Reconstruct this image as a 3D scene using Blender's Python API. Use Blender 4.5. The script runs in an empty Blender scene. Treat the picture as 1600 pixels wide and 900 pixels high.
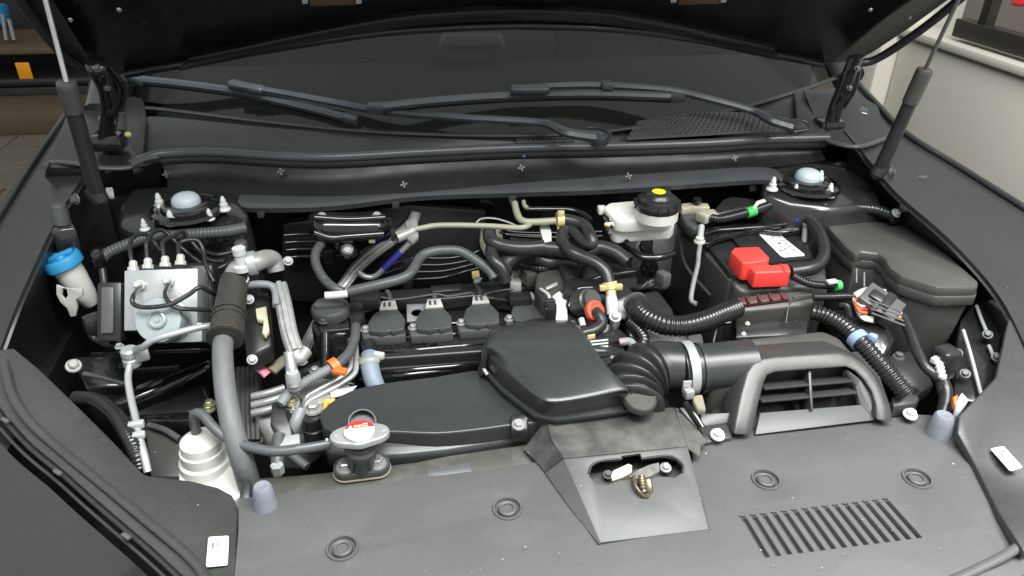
import bpy, bmesh, math, random
from mathutils import Vector, Matrix, Euler
from mathutils.geometry import delaunay_2d_cdt
random.seed(7)
RAD = math.radians
scene = bpy.context.scene
col = scene.collection

# ------------------------------------------------------------------ camera
YAW, PITCH, ROLL, FPX = 8.5, 30.0, 0.6, 1150.0
CAM = Vector((0.0, 0.0, 1.5))
CM = Matrix.Rotation(RAD(-YAW), 3, 'Z') @ Matrix.Rotation(RAD(90 - PITCH), 3, 'X') @ Matrix.Rotation(RAD(ROLL), 3, 'Z')
cd = bpy.data.cameras.new('camera')
cam = bpy.data.objects.new('camera', cd)
col.objects.link(cam)
cam.matrix_world = Matrix.Translation(CAM) @ CM.to_4x4()
cd.sensor_width = 36.0
cd.lens = FPX / 1600 * 36
cd.clip_start = 0.02
cd.clip_end = 100
scene.camera = cam

# ------------------------------------------------------------------ light
w = bpy.data.worlds.new('World')
scene.world = w
w.use_nodes = True
bg = w.node_tree.nodes['Background']
bg.inputs[0].default_value = (0.93, 1.0, 0.97, 1)
bg.inputs[1].default_value = 0.62


def area(name, loc, target, sx, sy, power, colr):
    d = bpy.data.lights.new(name, 'AREA')
    d.shape = 'RECTANGLE'
    d.size, d.size_y, d.energy, d.color = sx, sy, power, colr
    o = bpy.data.objects.new(name, d)
    col.objects.link(o)
    o.location = loc
    o.rotation_euler = (Vector(target) - Vector(loc)).to_track_quat('-Z', 'Y').to_euler()
    return o


area('daylight_from_the_garage_opening', (0.45, 0.12, 3.1), (0.40, 0.55, 0.8), 2.2, 1.0, 140, (0.97, 1.0, 0.99))
area('added_wall_fill', (1.35, 0.2, 2.3), (1.75, 1.2, 0.7), 0.3, 1.3, 27, (1.0, 0.97, 0.92))  # added fill light without a real source, brightens the cream wall

vs = scene.view_settings
vs.view_transform = 'Standard'
vs.look = 'None'
vs.exposure = 0.15
vs.gamma = 1.0
vs.use_curve_mapping = False
scene.cycles.use_denoising = True
scene.cycles.max_bounces = 5
scene.cycles.transparent_max_bounces = 8
scene.cycles.caustics_reflective = False
scene.cycles.caustics_refractive = False


# ------------------------------------------------------------------ measuring helpers
def P(px, py, z=None, y=None, x=None):
    """the point of the place seen at that spot of the photograph, at height z (or depth y, or side x)"""
    d = CM @ Vector(((px - 800) / FPX, (450 - py) / FPX, -1.0))
    if z is not None:
        t = (z - CAM.z) / d.z
    elif y is not None:
        t = y / d.y
    else:
        t = x / d.x
    return CAM + d * t


def V(t):
    return P(t[0], t[1], t[2])


def VL(l):
    return [V(t) if len(t) == 3 and not isinstance(t, Vector) else t for t in l]


def PP(px, py, p0, n):
    d = CM @ Vector(((px - 800) / FPX, (450 - py) / FPX, -1.0))
    t = (Vector(p0) - CAM).dot(n) / d.dot(n)
    return CAM + d * t


def depth(p):
    return -(CM.transposed() @ (Vector(p) - CAM)).z


def M(px, p):
    """metres covered by px pixels at point p"""
    return px * depth(p) / FPX


# ------------------------------------------------------------------ materials
def mat(name, c, rough=0.5, metal=0.0, spec=0.5, var=0.18, nscale=25, bump=0.0, bscale=500, dust=0.0,
        dustc=(0.30, 0.295, 0.27), dscale=170, specks=0.0, coat=0.0, trans=0.0, sss=0.0, rvar=0.12, streak=0.0):
    m = bpy.data.materials.new(name)
    m.use_nodes = True
    nt = m.node_tree
    N, Lk = nt.nodes, nt.links
    b = N['Principled BSDF']
    tc = N.new('ShaderNodeTexCoord')
    n1 = N.new('ShaderNodeTexNoise')
    n1.inputs['Scale'].default_value = nscale
    n1.inputs['Detail'].default_value = 2
    Lk.new(tc.outputs['Object'], n1.inputs['Vector'])
    mix = N.new('ShaderNodeMix')
    mix.data_type = 'RGBA'
    mix.inputs[6].default_value = (*[v * (1 - var) for v in c], 1)
    mix.inputs[7].default_value = (*[min(1, v * (1 + var)) for v in c], 1)
    Lk.new(n1.outputs['Fac'], mix.inputs[0])
    out = mix.outputs[2]
    rr = N.new('ShaderNodeMapRange')
    rr.inputs['To Min'].default_value = max(0.02, rough - rvar)
    rr.inputs['To Max'].default_value = min(1, rough + rvar)
    Lk.new(n1.outputs['Fac'], rr.inputs['Value'])
    rout = rr.outputs['Result']
    if streak > 0:
        # wipe marks: long thin streaks of a rubbed, dusty surface
        mp = N.new('ShaderNodeMapping')
        mp.inputs['Scale'].default_value = (9, 30, 20)
        mp.inputs['Rotation'].default_value = (0, 0, 0.5)
        Lk.new(tc.outputs['Object'], mp.inputs['Vector'])
        ns = N.new('ShaderNodeTexNoise')
        ns.inputs['Scale'].default_value = 1.6
        ns.inputs['Detail'].default_value = 5
        ns.inputs['Distortion'].default_value = 0.6
        Lk.new(mp.outputs['Vector'], ns.inputs['Vector'])
        ms = N.new('ShaderNodeMapRange')
        ms.inputs['From Min'].default_value = 0.5
        ms.inputs['From Max'].default_value = 0.78
        ms.inputs['To Max'].default_value = streak
        Lk.new(ns.outputs['Fac'], ms.inputs['Value'])
        mx = N.new('ShaderNodeMix')
        mx.data_type = 'RGBA'
        mx.inputs[7].default_value = (*dustc, 1)
        Lk.new(ms.outputs['Result'], mx.inputs[0])
        Lk.new(out, mx.inputs[6])
        out = mx.outputs[2]
    if dust > 0:
        n2 = N.new('ShaderNodeTexNoise')
        n2.inputs['Scale'].default_value = dscale
        n2.inputs['Detail'].default_value = 3
        n2.inputs['Roughness'].default_value = 0.7
        Lk.new(tc.outputs['Object'], n2.inputs['Vector'])
        mr = N.new('ShaderNodeMapRange')
        mr.inputs['From Min'].default_value = 0.45
        mr.inputs['From Max'].default_value = 0.85
        mr.inputs['To Max'].default_value = dust
        Lk.new(n2.outputs['Fac'], mr.inputs['Value'])
        mx = N.new('ShaderNodeMix')
        mx.data_type = 'RGBA'
        mx.inputs[7].default_value = (*dustc, 1)
        Lk.new(mr.outputs['Result'], mx.inputs[0])
        Lk.new(out, mx.inputs[6])
        out = mx.outputs[2]
    if specks > 0:
        vo = N.new('ShaderNodeTexVoronoi')
        vo.inputs['Scale'].default_value = 95
        Lk.new(tc.outputs['Object'], vo.inputs['Vector'])
        # a speck only in some cells, of uneven size
        sep = N.new('ShaderNodeSeparateColor')
        Lk.new(vo.outputs['Color'], sep.inputs[0])
        sz = N.new('ShaderNodeMapRange')
        sz.inputs['From Min'].default_value = 1.0 - specks
        sz.inputs['From Max'].default_value = 1.0
        sz.inputs['To Min'].default_value = 0.0
        sz.inputs['To Max'].default_value = 0.12
        Lk.new(sep.outputs[0], sz.inputs['Value'])
        lt = N.new('ShaderNodeMath')
        lt.operation = 'LESS_THAN'
        Lk.new(vo.outputs['Distance'], lt.inputs[0])
        Lk.new(sz.outputs['Result'], lt.inputs[1])
        sc_ = N.new('ShaderNodeMath')
        sc_.operation = 'MULTIPLY'
        Lk.new(lt.outputs[0], sc_.inputs[0])
        Lk.new(sep.outputs[1], sc_.inputs[1])
        mx = N.new('ShaderNodeMix')
        mx.data_type = 'RGBA'
        mx.inputs[7].default_value = (0.45, 0.45, 0.42, 1)
        Lk.new(sc_.outputs[0], mx.inputs[0])
        Lk.new(out, mx.inputs[6])
        out = mx.outputs[2]
    Lk.new(out, b.inputs['Base Color'])
    Lk.new(rout, b.inputs['Roughness'])
    b.inputs['Metallic'].default_value = metal
    b.inputs['Specular IOR Level'].default_value = spec
    b.inputs['Coat Weight'].default_value = coat
    b.inputs['Coat Roughness'].default_value = 0.05
    b.inputs['Transmission Weight'].default_value = trans
    if sss > 0:
        b.inputs['Subsurface Weight'].default_value = sss
        b.inputs['Subsurface Radius'].default_value = (0.02, 0.02, 0.018)
        b.inputs['Subsurface Scale'].default_value = 0.6
    if bump > 0:
        n3 = N.new('ShaderNodeTexNoise')
        n3.inputs['Scale'].default_value = bscale
        n3.inputs['Detail'].default_value = 1
        Lk.new(tc.outputs['Object'], n3.inputs['Vector'])
        bp = N.new('ShaderNodeBump')
        bp.inputs['Strength'].default_value = bump
        bp.inputs['Distance'].default_value = 0.001
        Lk.new(n3.outputs['Fac'], bp.inputs['Height'])
        Lk.new(bp.outputs['Normal'], b.inputs['Normal'])
    return m


MT = {}
MT['cover'] = mat('grained_black_plastic_cover', (0.090, 0.091, 0.089), 0.46, spec=0.5, bump=0.10, bscale=1100, var=0.08, nscale=6, dust=0.06, specks=0.04, rvar=0.10, streak=0.05)
MT['trim'] = mat('dusty_black_plastic_trim', (0.038, 0.0385, 0.037), 0.33, bump=0.06, bscale=1000, var=0.08, nscale=7, dust=0.05, specks=0.04, streak=0.03)
MT['plastic'] = mat('black_plastic', (0.018, 0.0185, 0.0185), 0.32, bump=0.06, bscale=700, var=0.1, rvar=0.06, dust=0.03, specks=0.02)
MT['plastic_matt'] = mat('matt_black_plastic', (0.056, 0.055, 0.052), 0.38, bump=0.10, bscale=800, var=0.06, dust=0.05, specks=0.03)
MT['intake'] = mat('smooth_black_intake_plastic', (0.032, 0.0335, 0.0345), 0.28, bump=0.04, bscale=900, var=0.06, rvar=0.04, dust=0.03, specks=0.05)
MT['brownblack'] = mat('brownish_black_plastic', (0.052, 0.049, 0.046), 0.40, bump=0.10, bscale=800, var=0.08, dust=0.05, specks=0.04)
MT['rubber'] = mat('black_rubber', (0.022, 0.0225, 0.0235), 0.34, dust=0.05, bump=0.05, bscale=600)
MT['conduit'] = mat('black_corrugated_conduit', (0.016, 0.016, 0.017), 0.22, rvar=0.06)
MT['hosegrey'] = mat('grey_rubber_hose', (0.072, 0.075, 0.080), 0.42, dust=0.15, bump=0.05)
MT['hoselight'] = mat('light_grey_plastic_pipe', (0.20, 0.21, 0.22), 0.45, dust=0.1)
MT['hosebig'] = mat('worn_grey_rubber_hose', (0.115, 0.118, 0.124), 0.55, dust=0.2, bump=0.1, bscale=300)
MT['hoseblue'] = mat('blue_grey_rubber_hose', (0.20, 0.24, 0.30), 0.5, dust=0.1)
MT['sleeve'] = mat('olive_black_foam_sleeve', (0.034, 0.032, 0.026), 0.5, dust=0.08, bump=0.12)
MT['gloss'] = mat('glossy_black_painted_steel', (0.008, 0.008, 0.009), 0.16, coat=0.6, dust=0.05)
MT['gloss2'] = mat('black_painted_body_steel', (0.018, 0.018, 0.019), 0.22, coat=0.5, dust=0.04)
MT['paint'] = mat('dark_grey_body_paint', (0.022, 0.0225, 0.023), 0.14, metal=0.2, coat=1.0, var=0.08, nscale=8, dust=0.03)
MT['hood'] = mat('black_hood_inner_paint', (0.006, 0.0065, 0.008), 0.3, coat=0.15, dust=0.02)
MT['dark'] = mat('dark_bay_steel', (0.010, 0.010, 0.010), 0.6)
MT['steel'] = mat('bare_steel', (0.44, 0.44, 0.43), 0.32, metal=0.5)
MT['alu'] = mat('cast_aluminium', (0.36, 0.36, 0.35), 0.45, metal=0.5, var=0.25, nscale=60, bump=0.25, bscale=300)
MT['alublock'] = mat('machined_aluminium', (0.50, 0.51, 0.52), 0.35, metal=0.5, var=0.08)
MT['motor'] = mat('zinc_plated_motor_steel', (0.42, 0.47, 0.48), 0.38, metal=0.45, var=0.06)
MT['foil'] = mat('silver_foil_wrap', (0.32, 0.32, 0.31), 0.42, metal=0.3, var=0.3, nscale=60, bump=0.3, bscale=150)
MT['whitepl'] = mat('milky_white_plastic', (0.62, 0.615, 0.57), 0.38, var=0.06)
MT['whitenut'] = mat('pale_plastic_nut_cap', (0.60, 0.62, 0.60), 0.4, var=0.05)
MT['whiteclip'] = mat('white_plastic_clip', (0.52, 0.52, 0.49), 0.42, var=0.06)
MT['capblue'] = mat('pale_blue_plastic_cap', (0.44, 0.50, 0.55), 0.4, var=0.05)
MT['blue'] = mat('bright_blue_plastic', (0.03, 0.26, 0.50), 0.38, var=0.08)
MT['red'] = mat('red_plastic_cover', (0.78, 0.055, 0.045), 0.42, var=0.06)
MT['redlabel'] = mat('red_label_print', (0.70, 0.03, 0.03), 0.4)
MT['orange'] = mat('orange_plastic_clip', (0.75, 0.16, 0.03), 0.4)
MT['orangered'] = mat('orange_red_seal', (0.55, 0.075, 0.035), 0.5)
MT['amber'] = mat('amber_yellow_plastic', (0.85, 0.32, 0.01), 0.4)
MT['yellowcap'] = mat('yellow_print_disc', (0.80, 0.72, 0.02), 0.45)
MT['clampyel'] = mat('yellow_zinc_clamp', (0.66, 0.52, 0.26), 0.38, metal=0.2)
MT['goldzinc'] = mat('gold_zinc_bolt', (0.62, 0.58, 0.36), 0.3, metal=0.8)
MT['beige'] = mat('beige_coated_pipe', (0.32, 0.31, 0.22), 0.38)
MT['cream'] = mat('cream_terminal_metal', (0.52, 0.49, 0.38), 0.45, metal=0.3, var=0.3, nscale=90)
MT['green'] = mat('green_tape', (0.05, 0.42, 0.10), 0.45)
MT['purple'] = mat('blue_violet_tape', (0.06, 0.05, 0.42), 0.45)
MT['lightblue'] = mat('light_blue_clamp', (0.22, 0.30, 0.45), 0.45)
MT['stopper'] = mat('grey_lilac_rubber', (0.20, 0.21, 0.25), 0.5, dust=0.1)
MT['pink'] = mat('pink_tag', (0.62, 0.22, 0.26), 0.5)
MT['mauve'] = mat('reddish_brown_plastic', (0.075, 0.026, 0.024), 0.45, dust=0.08)
MT['connect'] = mat('grey_connector_plastic', (0.36, 0.37, 0.37), 0.45)
MT['coil'] = mat('satin_black_coil_top', (0.060, 0.064, 0.063), 0.45, bump=0.1)
MT['coillow'] = mat('grey_coil_housing', (0.085, 0.086, 0.084), 0.4)
MT['sticker'] = mat('white_sticker', (0.78, 0.79, 0.80), 0.35, var=0.02)
MT['ink'] = mat('grey_print_ink', (0.16, 0.165, 0.18), 0.5)
MT['inkdark'] = mat('dark_print_ink', (0.05, 0.05, 0.055), 0.5)
MT['support'] = mat('dusty_radiator_support_steel', (0.050, 0.048, 0.042), 0.6, dust=0.7, dustc=(0.17, 0.16, 0.135), dscale=14, bump=0.1)
MT['dusty'] = mat('dusty_latch_shroud', (0.040, 0.041, 0.040), 0.6, dust=0.6, dustc=(0.22, 0.21, 0.18), dscale=12, specks=0.2, bump=0.2)
MT['cowl'] = mat('grey_black_cowl_plastic', (0.024, 0.0255, 0.026), 0.46, bump=0.2, bscale=900, var=0.08, dust=0.14, dustc=(0.10, 0.10, 0.095))
MT['latchgrey'] = mat('worn_latch_steel', (0.30, 0.29, 0.27), 0.4, metal=0.4, var=0.4, nscale=120)
MT['tanfluid'] = mat('amber_fluid_seen_through_plastic', (0.62, 0.46, 0.32), 0.4, var=0.1)
MT['apron'] = mat('satin_black_apron', (0.024, 0.0245, 0.0235), 0.30, bump=0.05, bscale=1000, var=0.06, nscale=9, dust=0.03, specks=0.02)
MT['dustbit'] = mat('pale_dust_flake', (0.34, 0.33, 0.28), 0.8, var=0.3, nscale=200)
MT['bulk'] = mat('matt_bulkhead_plastic', (0.006, 0.0062, 0.0065), 0.45, var=0.06, dust=0.02)
MT['seal'] = mat('cowl_seal_rubber', (0.060, 0.062, 0.066), 0.30)
MT['wiper'] = mat('wiper_paint', (0.036, 0.040, 0.046), 0.36, dust=0.06)
MT['tan'] = mat('tan_gasket', (0.22, 0.19, 0.14), 0.7)
MT['rust'] = mat('greasy_brass_hook', (0.16, 0.13, 0.085), 0.35, metal=0.6, var=0.6, nscale=150)
MT['ivory'] = mat('ivory_lever_plastic', (0.50, 0.47, 0.33), 0.45, dust=0.4, dustc=(0.55, 0.40, 0.08), dscale=60)
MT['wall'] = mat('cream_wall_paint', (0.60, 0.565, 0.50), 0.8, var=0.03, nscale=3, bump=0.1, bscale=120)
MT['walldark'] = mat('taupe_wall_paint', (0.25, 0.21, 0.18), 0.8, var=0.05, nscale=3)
MT['iron'] = mat('dark_brown_iron', (0.022, 0.019, 0.016), 0.5)
MT['tile'] = mat('brown_floor_tile', (0.15, 0.125, 0.10), 0.45, var=0.2, nscale=6)
MT['grout'] = mat('dark_tile_grout', (0.03, 0.025, 0.02), 0.9)
MT['charcoal'] = mat('charcoal_box_plastic', (0.012, 0.012, 0.012), 0.5)
MT['wood'] = mat('brown_shelf_wood', (0.10, 0.065, 0.04), 0.6, var=0.3)
MT['mirrorpl'] = mat('mirror_back_plastic', (0.05, 0.055, 0.05), 0.5)
MT['dash'] = mat('dashboard_vinyl', (0.022, 0.0225, 0.021), 0.7, bump=0.2)


def glass_mat():
    m = bpy.data.materials.new('tinted_windshield_glass')
    m.use_nodes = True
    nt = m.node_tree
    nt.nodes.clear()
    o = nt.nodes.new('ShaderNodeOutputMaterial')
    t = nt.nodes.new('ShaderNodeBsdfTransparent')
    t.inputs[0].default_value = (0.38, 0.395, 0.375, 1)
    g = nt.nodes.new('ShaderNodeBsdfGlossy')
    g.inputs['Roughness'].default_value = 0.03
    f = nt.nodes.new('ShaderNodeFresnel')
    f.inputs[0].default_value = 1.5
    x = nt.nodes.new('ShaderNodeMixShader')
    nt.links.new(f.outputs[0], x.inputs[0])
    nt.links.new(t.outputs[0], x.inputs[1])
    nt.links.new(g.outputs[0], x.inputs[2])
    nt.links.new(x.outputs[0], o.inputs[0])
    return m


MT['glass'] = glass_mat()

# ------------------------------------------------------------------ object helpers
ORG = {}


def place(o, parent, loc):
    o.parent = parent
    base = ORG[parent.name] if parent else Vector((0, 0, 0))
    ORG[o.name] = Vector(loc)
    o.location = Vector(loc) - base


def tag(o, label, cat, group=None, kind=None):
    if label:
        o['label'] = label
    if cat:
        o['category'] = cat
    if group:
        o['group'] = group
    if kind:
        o['kind'] = kind
    return o


def thing(name, label, cat, loc, group=None):
    o = bpy.data.objects.new(name, None)
    o.empty_display_size = 0.03
    col.objects.link(o)
    ORG[o.name] = Vector(loc)
    o.location = loc
    return tag(o, label, cat, group)


def link(name, me, m, parent=None, loc=(0, 0, 0), rot=None, scale=None):
    o = bpy.data.objects.new(name, me)
    col.objects.link(o)
    if m is not None and not me.materials:
        me.materials.append(MT[m])
    place(o, parent, loc)
    if rot is not None:
        o.rotation_mode = 'QUATERNION'
        o.rotation_quaternion = rot
    if scale is not None:
        o.scale = (scale,) * 3 if isinstance(scale, (int, float)) else scale
    return o


def done(bm, name, smooth=None):
    """bmesh -> mesh; faces smooth, edges steeper than `smooth` degrees kept sharp"""
    bmesh.ops.recalc_face_normals(bm, faces=bm.faces)
    if smooth:
        for f in bm.faces:
            f.smooth = True
        a = RAD(smooth)
        for e in bm.edges:
            if len(e.link_faces) == 2 and e.calc_face_angle(0) > a:
                e.smooth = False
    me = bpy.data.meshes.new(name)
    bm.to_mesh(me)
    bm.free()
    return me


def cr(pts, n):
    """points along a Catmull-Rom curve through pts"""
    pts = [Vector(p) for p in pts]
    if len(pts) == 2:
        return [pts[0].lerp(pts[1], i / n) for i in range(n + 1)]
    e = [2 * pts[0] - pts[1]] + pts + [2 * pts[-1] - pts[-2]]
    out = []
    for i in range(1, len(e) - 2):
        p0, p1, p2, p3 = e[i - 1:i + 3]
        for k in range(n):
            t = k / n
            out.append(0.5 * ((2 * p1) + (p2 - p0) * t + (2 * p0 - 5 * p1 + 4 * p2 - p3) * t * t + (3 * p1 - p0 - 3 * p2 + p3) * t ** 3))
    out.append(pts[-1])
    return out


def bevel_sharp(bm, wd, seg, ang=28, only=None):
    if wd <= 0:
        return
    es = [e for e in bm.edges if len(e.link_faces) == 2 and e.calc_face_angle(0) > RAD(ang) and (only is None or only(e))]
    if es:
        bmesh.ops.bevel(bm, geom=es, offset=wd, segments=seg, affect='EDGES', profile=0.5, clamp_overlap=True)


def slab(name, pts, dep, m, parent=None, bev=0.002, seg=2, taper=None, off=None, smooth=40, tag_=None):
    """closed body: outline pts on top, pushed down by dep (number) or along a vector; taper scales the far outline"""
    pts = VL(pts)
    dv = Vector((0, 0, -dep)) if isinstance(dep, (int, float)) else Vector(dep)
    c = sum(pts, Vector()) / len(pts)
    bm = bmesh.new()
    top = [bm.verts.new(p) for p in pts]
    k = taper if taper else 1.0
    bot = [bm.verts.new(c + (p - c) * k + dv) for p in pts]
    bm.faces.new(top)
    bm.faces.new(bot[::-1])
    n = len(pts)
    for i in range(n):
        bm.faces.new((top[i], bot[i], bot[(i + 1) % n], top[(i + 1) % n]))
    bmesh.ops.recalc_face_normals(bm, faces=bm.faces)
    bevel_sharp(bm, bev, seg)
    return link(name, done(bm, name, smooth), m, parent)


def plate(name, pts, holes, dep, m, parent=None, bev=0.0, smooth=35):
    """plate with open holes"""
    bm = bmesh.new()
    loops = [VL(pts)] + [VL(h) for h in holes]
    o = loops[0]
    nrm = Vector()
    for i in range(len(o)):
        nrm += o[i].cross(o[(i + 1) % len(o)])
    nrm.normalize()
    ax = nrm.orthogonal().normalized()
    ay = nrm.cross(ax)
    flat2 = [[Vector((p.dot(ax), p.dot(ay))) for p in lp] for lp in loops]
    co, ed, src = [], [], []
    for lp, f2 in zip(loops, flat2):
        b0 = len(co)
        co += f2
        src += lp
        ed += [(b0 + i, b0 + (i + 1) % len(lp)) for i in range(len(lp))]

    def inside(p, poly):
        r = False
        for i in range(len(poly)):
            a, b = poly[i], poly[i - 1]
            if (a.y > p.y) != (b.y > p.y) and p.x < (b.x - a.x) * (p.y - a.y) / (b.y - a.y) + a.x:
                r = not r
        return r
    vo, eo, fo, ov, oe, of = delaunay_2d_cdt(co, ed, [], 0, 1e-7)
    vv = [bm.verts.new(src[ov[i][0]] if ov[i] else ax * vo[i].x + ay * vo[i].y + nrm * o[0].dot(nrm)) for i in range(len(vo))]
    for f in fo:
        c = sum((vo[i] for i in f), Vector((0, 0))) / len(f)
        if inside(c, flat2[0]) and not any(inside(c, h) for h in flat2[1:]):
            bm.faces.new([vv[i] for i in f])
    for v in [v for v in bm.verts if not v.link_faces]:
        bm.verts.remove(v)
    dv = Vector((0, 0, -dep)) if isinstance(dep, (int, float)) else Vector(dep)
    r = bmesh.ops.extrude_face_region(bm, geom=list(bm.faces))
    bmesh.ops.translate(bm, verts=[g for g in r['geom'] if isinstance(g, bmesh.types.BMVert)], vec=dv)
    bmesh.ops.recalc_face_normals(bm, faces=bm.faces)
    bevel_sharp(bm, bev, 2, 40)
    return link(name, done(bm, name, smooth), m, parent)


def sheet(name, rows, m, parent=None, thick=0.004, nu=6, nv=6, smooth=50):
    """curved panel through rows of points, with thickness"""
    rows = [cr(VL(r), nu) for r in rows]
    cols = [cr([r[i] for r in rows], nv) for i in range(len(rows[0]))]
    bm = bmesh.new()
    g = [[bm.verts.new(p) for p in c] for c in cols]
    for i in range(len(g) - 1):
        for j in range(len(g[0]) - 1):
            bm.faces.new((g[i][j], g[i + 1][j], g[i + 1][j + 1], g[i][j + 1]))
    bmesh.ops.recalc_face_normals(bm, faces=bm.faces)
    if thick:
        up = sum((f.normal.z for f in bm.faces))
        if up < 0:
            bmesh.ops.reverse_faces(bm, faces=bm.faces)
        bmesh.ops.solidify(bm, geom=list(bm.faces), thickness=thick)
    return link(name, done(bm, name, smooth), m, parent)


def tube(name, pts, r, m, parent=None, n=8, seg=14, corr=None, flat=None, smooth=60, rp=None, ribs=None):
    """swept pipe; rp = radius in photograph pixels; corr=(pitch, depth) makes a corrugated conduit; ribs=(count, depth) lengthwise"""
    ctl = VL(pts)
    if rp is not None:
        mid = ctl[len(ctl) // 2]
        r = M(rp, mid)
    line = cr(ctl, n)
    if corr:
        # resample evenly, four rings for each corrugation
        acc = [0.0]
        for a, b in zip(line, line[1:]):
            acc.append(acc[-1] + (b - a).length)
        total = acc[-1]
        cnt = max(8, int(total / corr[0]) * 4)
        new, j = [], 0
        for i in range(cnt + 1):
            s = total * i / cnt
            while j < len(acc) - 2 and acc[j + 1] < s:
                j += 1
            d = acc[j + 1] - acc[j]
            new.append(line[j].lerp(line[j + 1], (s - acc[j]) / d if d > 1e-9 else 0))
        line = new
    rr = r if isinstance(r, (list, tuple)) else [r] * len(ctl)
    bm = bmesh.new()
    rings = []
    T0 = (line[1] - line[0]).normalized()
    up = Vector((0, 0, 1)) if abs(T0.z) < 0.9 else Vector((0, 1, 0))
    nx = T0.cross(up).normalized()
    for i, p in enumerate(line):
        a = line[max(0, i - 1)]
        b = line[min(len(line) - 1, i + 1)]
        T = (b - a).normalized()
        nx = (nx - T * nx.dot(T)).normalized()
        ny = T.cross(nx)
        u = i / (len(line) - 1) * (len(rr) - 1)
        k = min(int(u), len(rr) - 2) if len(rr) > 1 else 0
        rad = rr[k] + (rr[min(k + 1, len(rr) - 1)] - rr[k]) * (u - k)
        if corr and i % 4 in (0, 3):
            rad -= corr[1]
        ring = []
        for s in range(seg):
            an = 2 * math.pi * s / seg
            q = rad
            if ribs and (s % (seg // ribs[0])) == 0:
                q = rad - ribs[1]
            x, y_ = math.cos(an) * q, math.sin(an) * q
            if flat:
                x, y_ = x * flat[0], y_ * flat[1]
            ring.append(bm.verts.new(p + nx * x + ny * y_))
        rings.append(ring)
    for a, b in zip(rings, rings[1:]):
        for s in range(seg):
            bm.faces.new((a[s], a[(s + 1) % seg], b[(s + 1) % seg], b[s]))
    bm.faces.new(rings[0][::-1])
    bm.faces.new(rings[-1])
    return link(name, done(bm, name, smooth), m, parent)


def lathe_mesh(name, prof, seg=24, smooth=35):
    """profile of (radius, height) from bottom to top, about local Z"""
    bm = bmesh.new()
    rings = []
    for r, h in prof:
        if r < 1e-6:
            rings.append([bm.verts.new((0, 0, h))])
        else:
            rings.append([bm.verts.new((r * math.cos(2 * math.pi * i / seg), r * math.sin(2 * math.pi * i / seg), h)) for i in range(seg)])
    for a, b in zip(rings, rings[1:]):
        for i in range(seg):
            j = (i + 1) % seg
            if len(a) == 1 and len(b) == 1:
                continue
            if len(a) == 1:
                bm.faces.new((a[0], b[i], b[j]))
            elif len(b) == 1:
                bm.faces.new((a[i], a[j], b[0]))
            else:
                bm.faces.new((a[i], a[j], b[j], b[i]))
    if len(rings[0]) > 1:
        bm.faces.new(rings[0][::-1])
    if len(rings[-1]) > 1:
        bm.faces.new(rings[-1])
    return done(bm, name, smooth)


def zrot(axis):
    return Vector((0, 0, 1)).rotation_difference(Vector(axis).normalized())


def lathe(name, loc, axis, prof, m, parent=None, seg=24, smooth=35):
    return link(name, lathe_mesh(name, prof, seg, smooth), m, parent, loc, zrot(axis))


def frame(ex, ez):
    """rotation whose local X is about ex and local Z is ez"""
    ez = Vector(ez).normalized()
    ex = Vector(ex)
    ex = (ex - ez * ex.dot(ez)).normalized()
    ey = ez.cross(ex)
    return Matrix((ex, ey, ez)).transposed().to_quaternion()


def boxm(name, s, bev=0.002, seg=2, top=None):
    bm = bmesh.new()
    bmesh.ops.create_cube(bm, size=1)
    for v in bm.verts:
        k = 1.0
        if top and v.co.z > 0:
            k = top
        v.co = Vector((v.co.x * s[0] * k, v.co.y * s[1] * k, v.co.z * s[2]))
    bevel_sharp(bm, bev, seg)
    return done(bm, name, 40)


def box(name, c, s, m, parent=None, rot=None, bev=0.002, seg=2, top=None):
    c = V(c) if not isinstance(c, Vector) else c
    if isinstance(rot, (int, float)):
        rot = Matrix.Rotation(RAD(rot), 3, 'Z').to_quaternion()
    return link(name, boxm(name, s, bev, seg, top), m, parent, c, rot)


_bolt = {}


def bolt(p, r, m='steel', parent=None, axis=(0, 0, 1), name='bolt'):
    """flanged hex bolt, unit mesh shared by every bolt of a material"""
    p = V(p) if not isinstance(p, Vector) else p
    if m not in _bolt:
        bm = bmesh.new()
        for (n_, r0, r1, h0, h1) in ((20, 1.0, 0.92, 0.0, 0.22), (6, 0.66, 0.66, 0.2, 0.75), (6, 0.66, 0.5, 0.75, 0.84)):
            a = [bm.verts.new((r0 * math.cos(2 * math.pi * i / n_), r0 * math.sin(2 * math.pi * i / n_), h0)) for i in range(n_)]
            b = [bm.verts.new((r1 * math.cos(2 * math.pi * i / n_), r1 * math.sin(2 * math.pi * i / n_), h1)) for i in range(n_)]
            for i in range(n_):
                j = (i + 1) % n_
                bm.faces.new((a[i], a[j], b[j], b[i]))
            bm.faces.new(b)
        _bolt[m] = done(bm, 'bolt', 30)
    return link(name, _bolt[m], m, parent, p, zrot(axis), r)


def ring(name, p, axis, R0, r0, m, parent=None, seg=28, hs=0.5):
    """flat band / torus around axis: R0 radius, r0 half thickness, hs half width"""
    prof = [(R0 - r0, -hs), (R0 + r0, -hs), (R0 + r0, hs), (R0 - r0, hs), (R0 - r0, -hs)]
    bm = bmesh.new()
    rs = []
    for r, h in prof[:-1]:
        rs.append([bm.verts.new((r * math.cos(2 * math.pi * i / seg), r * math.sin(2 * math.pi * i / seg), h)) for i in range(seg)])
    for k in range(4):
        a, b = rs[k], rs[(k + 1) % 4]
        for i in range(seg):
            j = (i + 1) % seg
            bm.faces.new((a[i], a[j], b[j], b[i]))
    return link(name, done(bm, name, 35), m, parent, p, zrot(axis))


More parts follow.
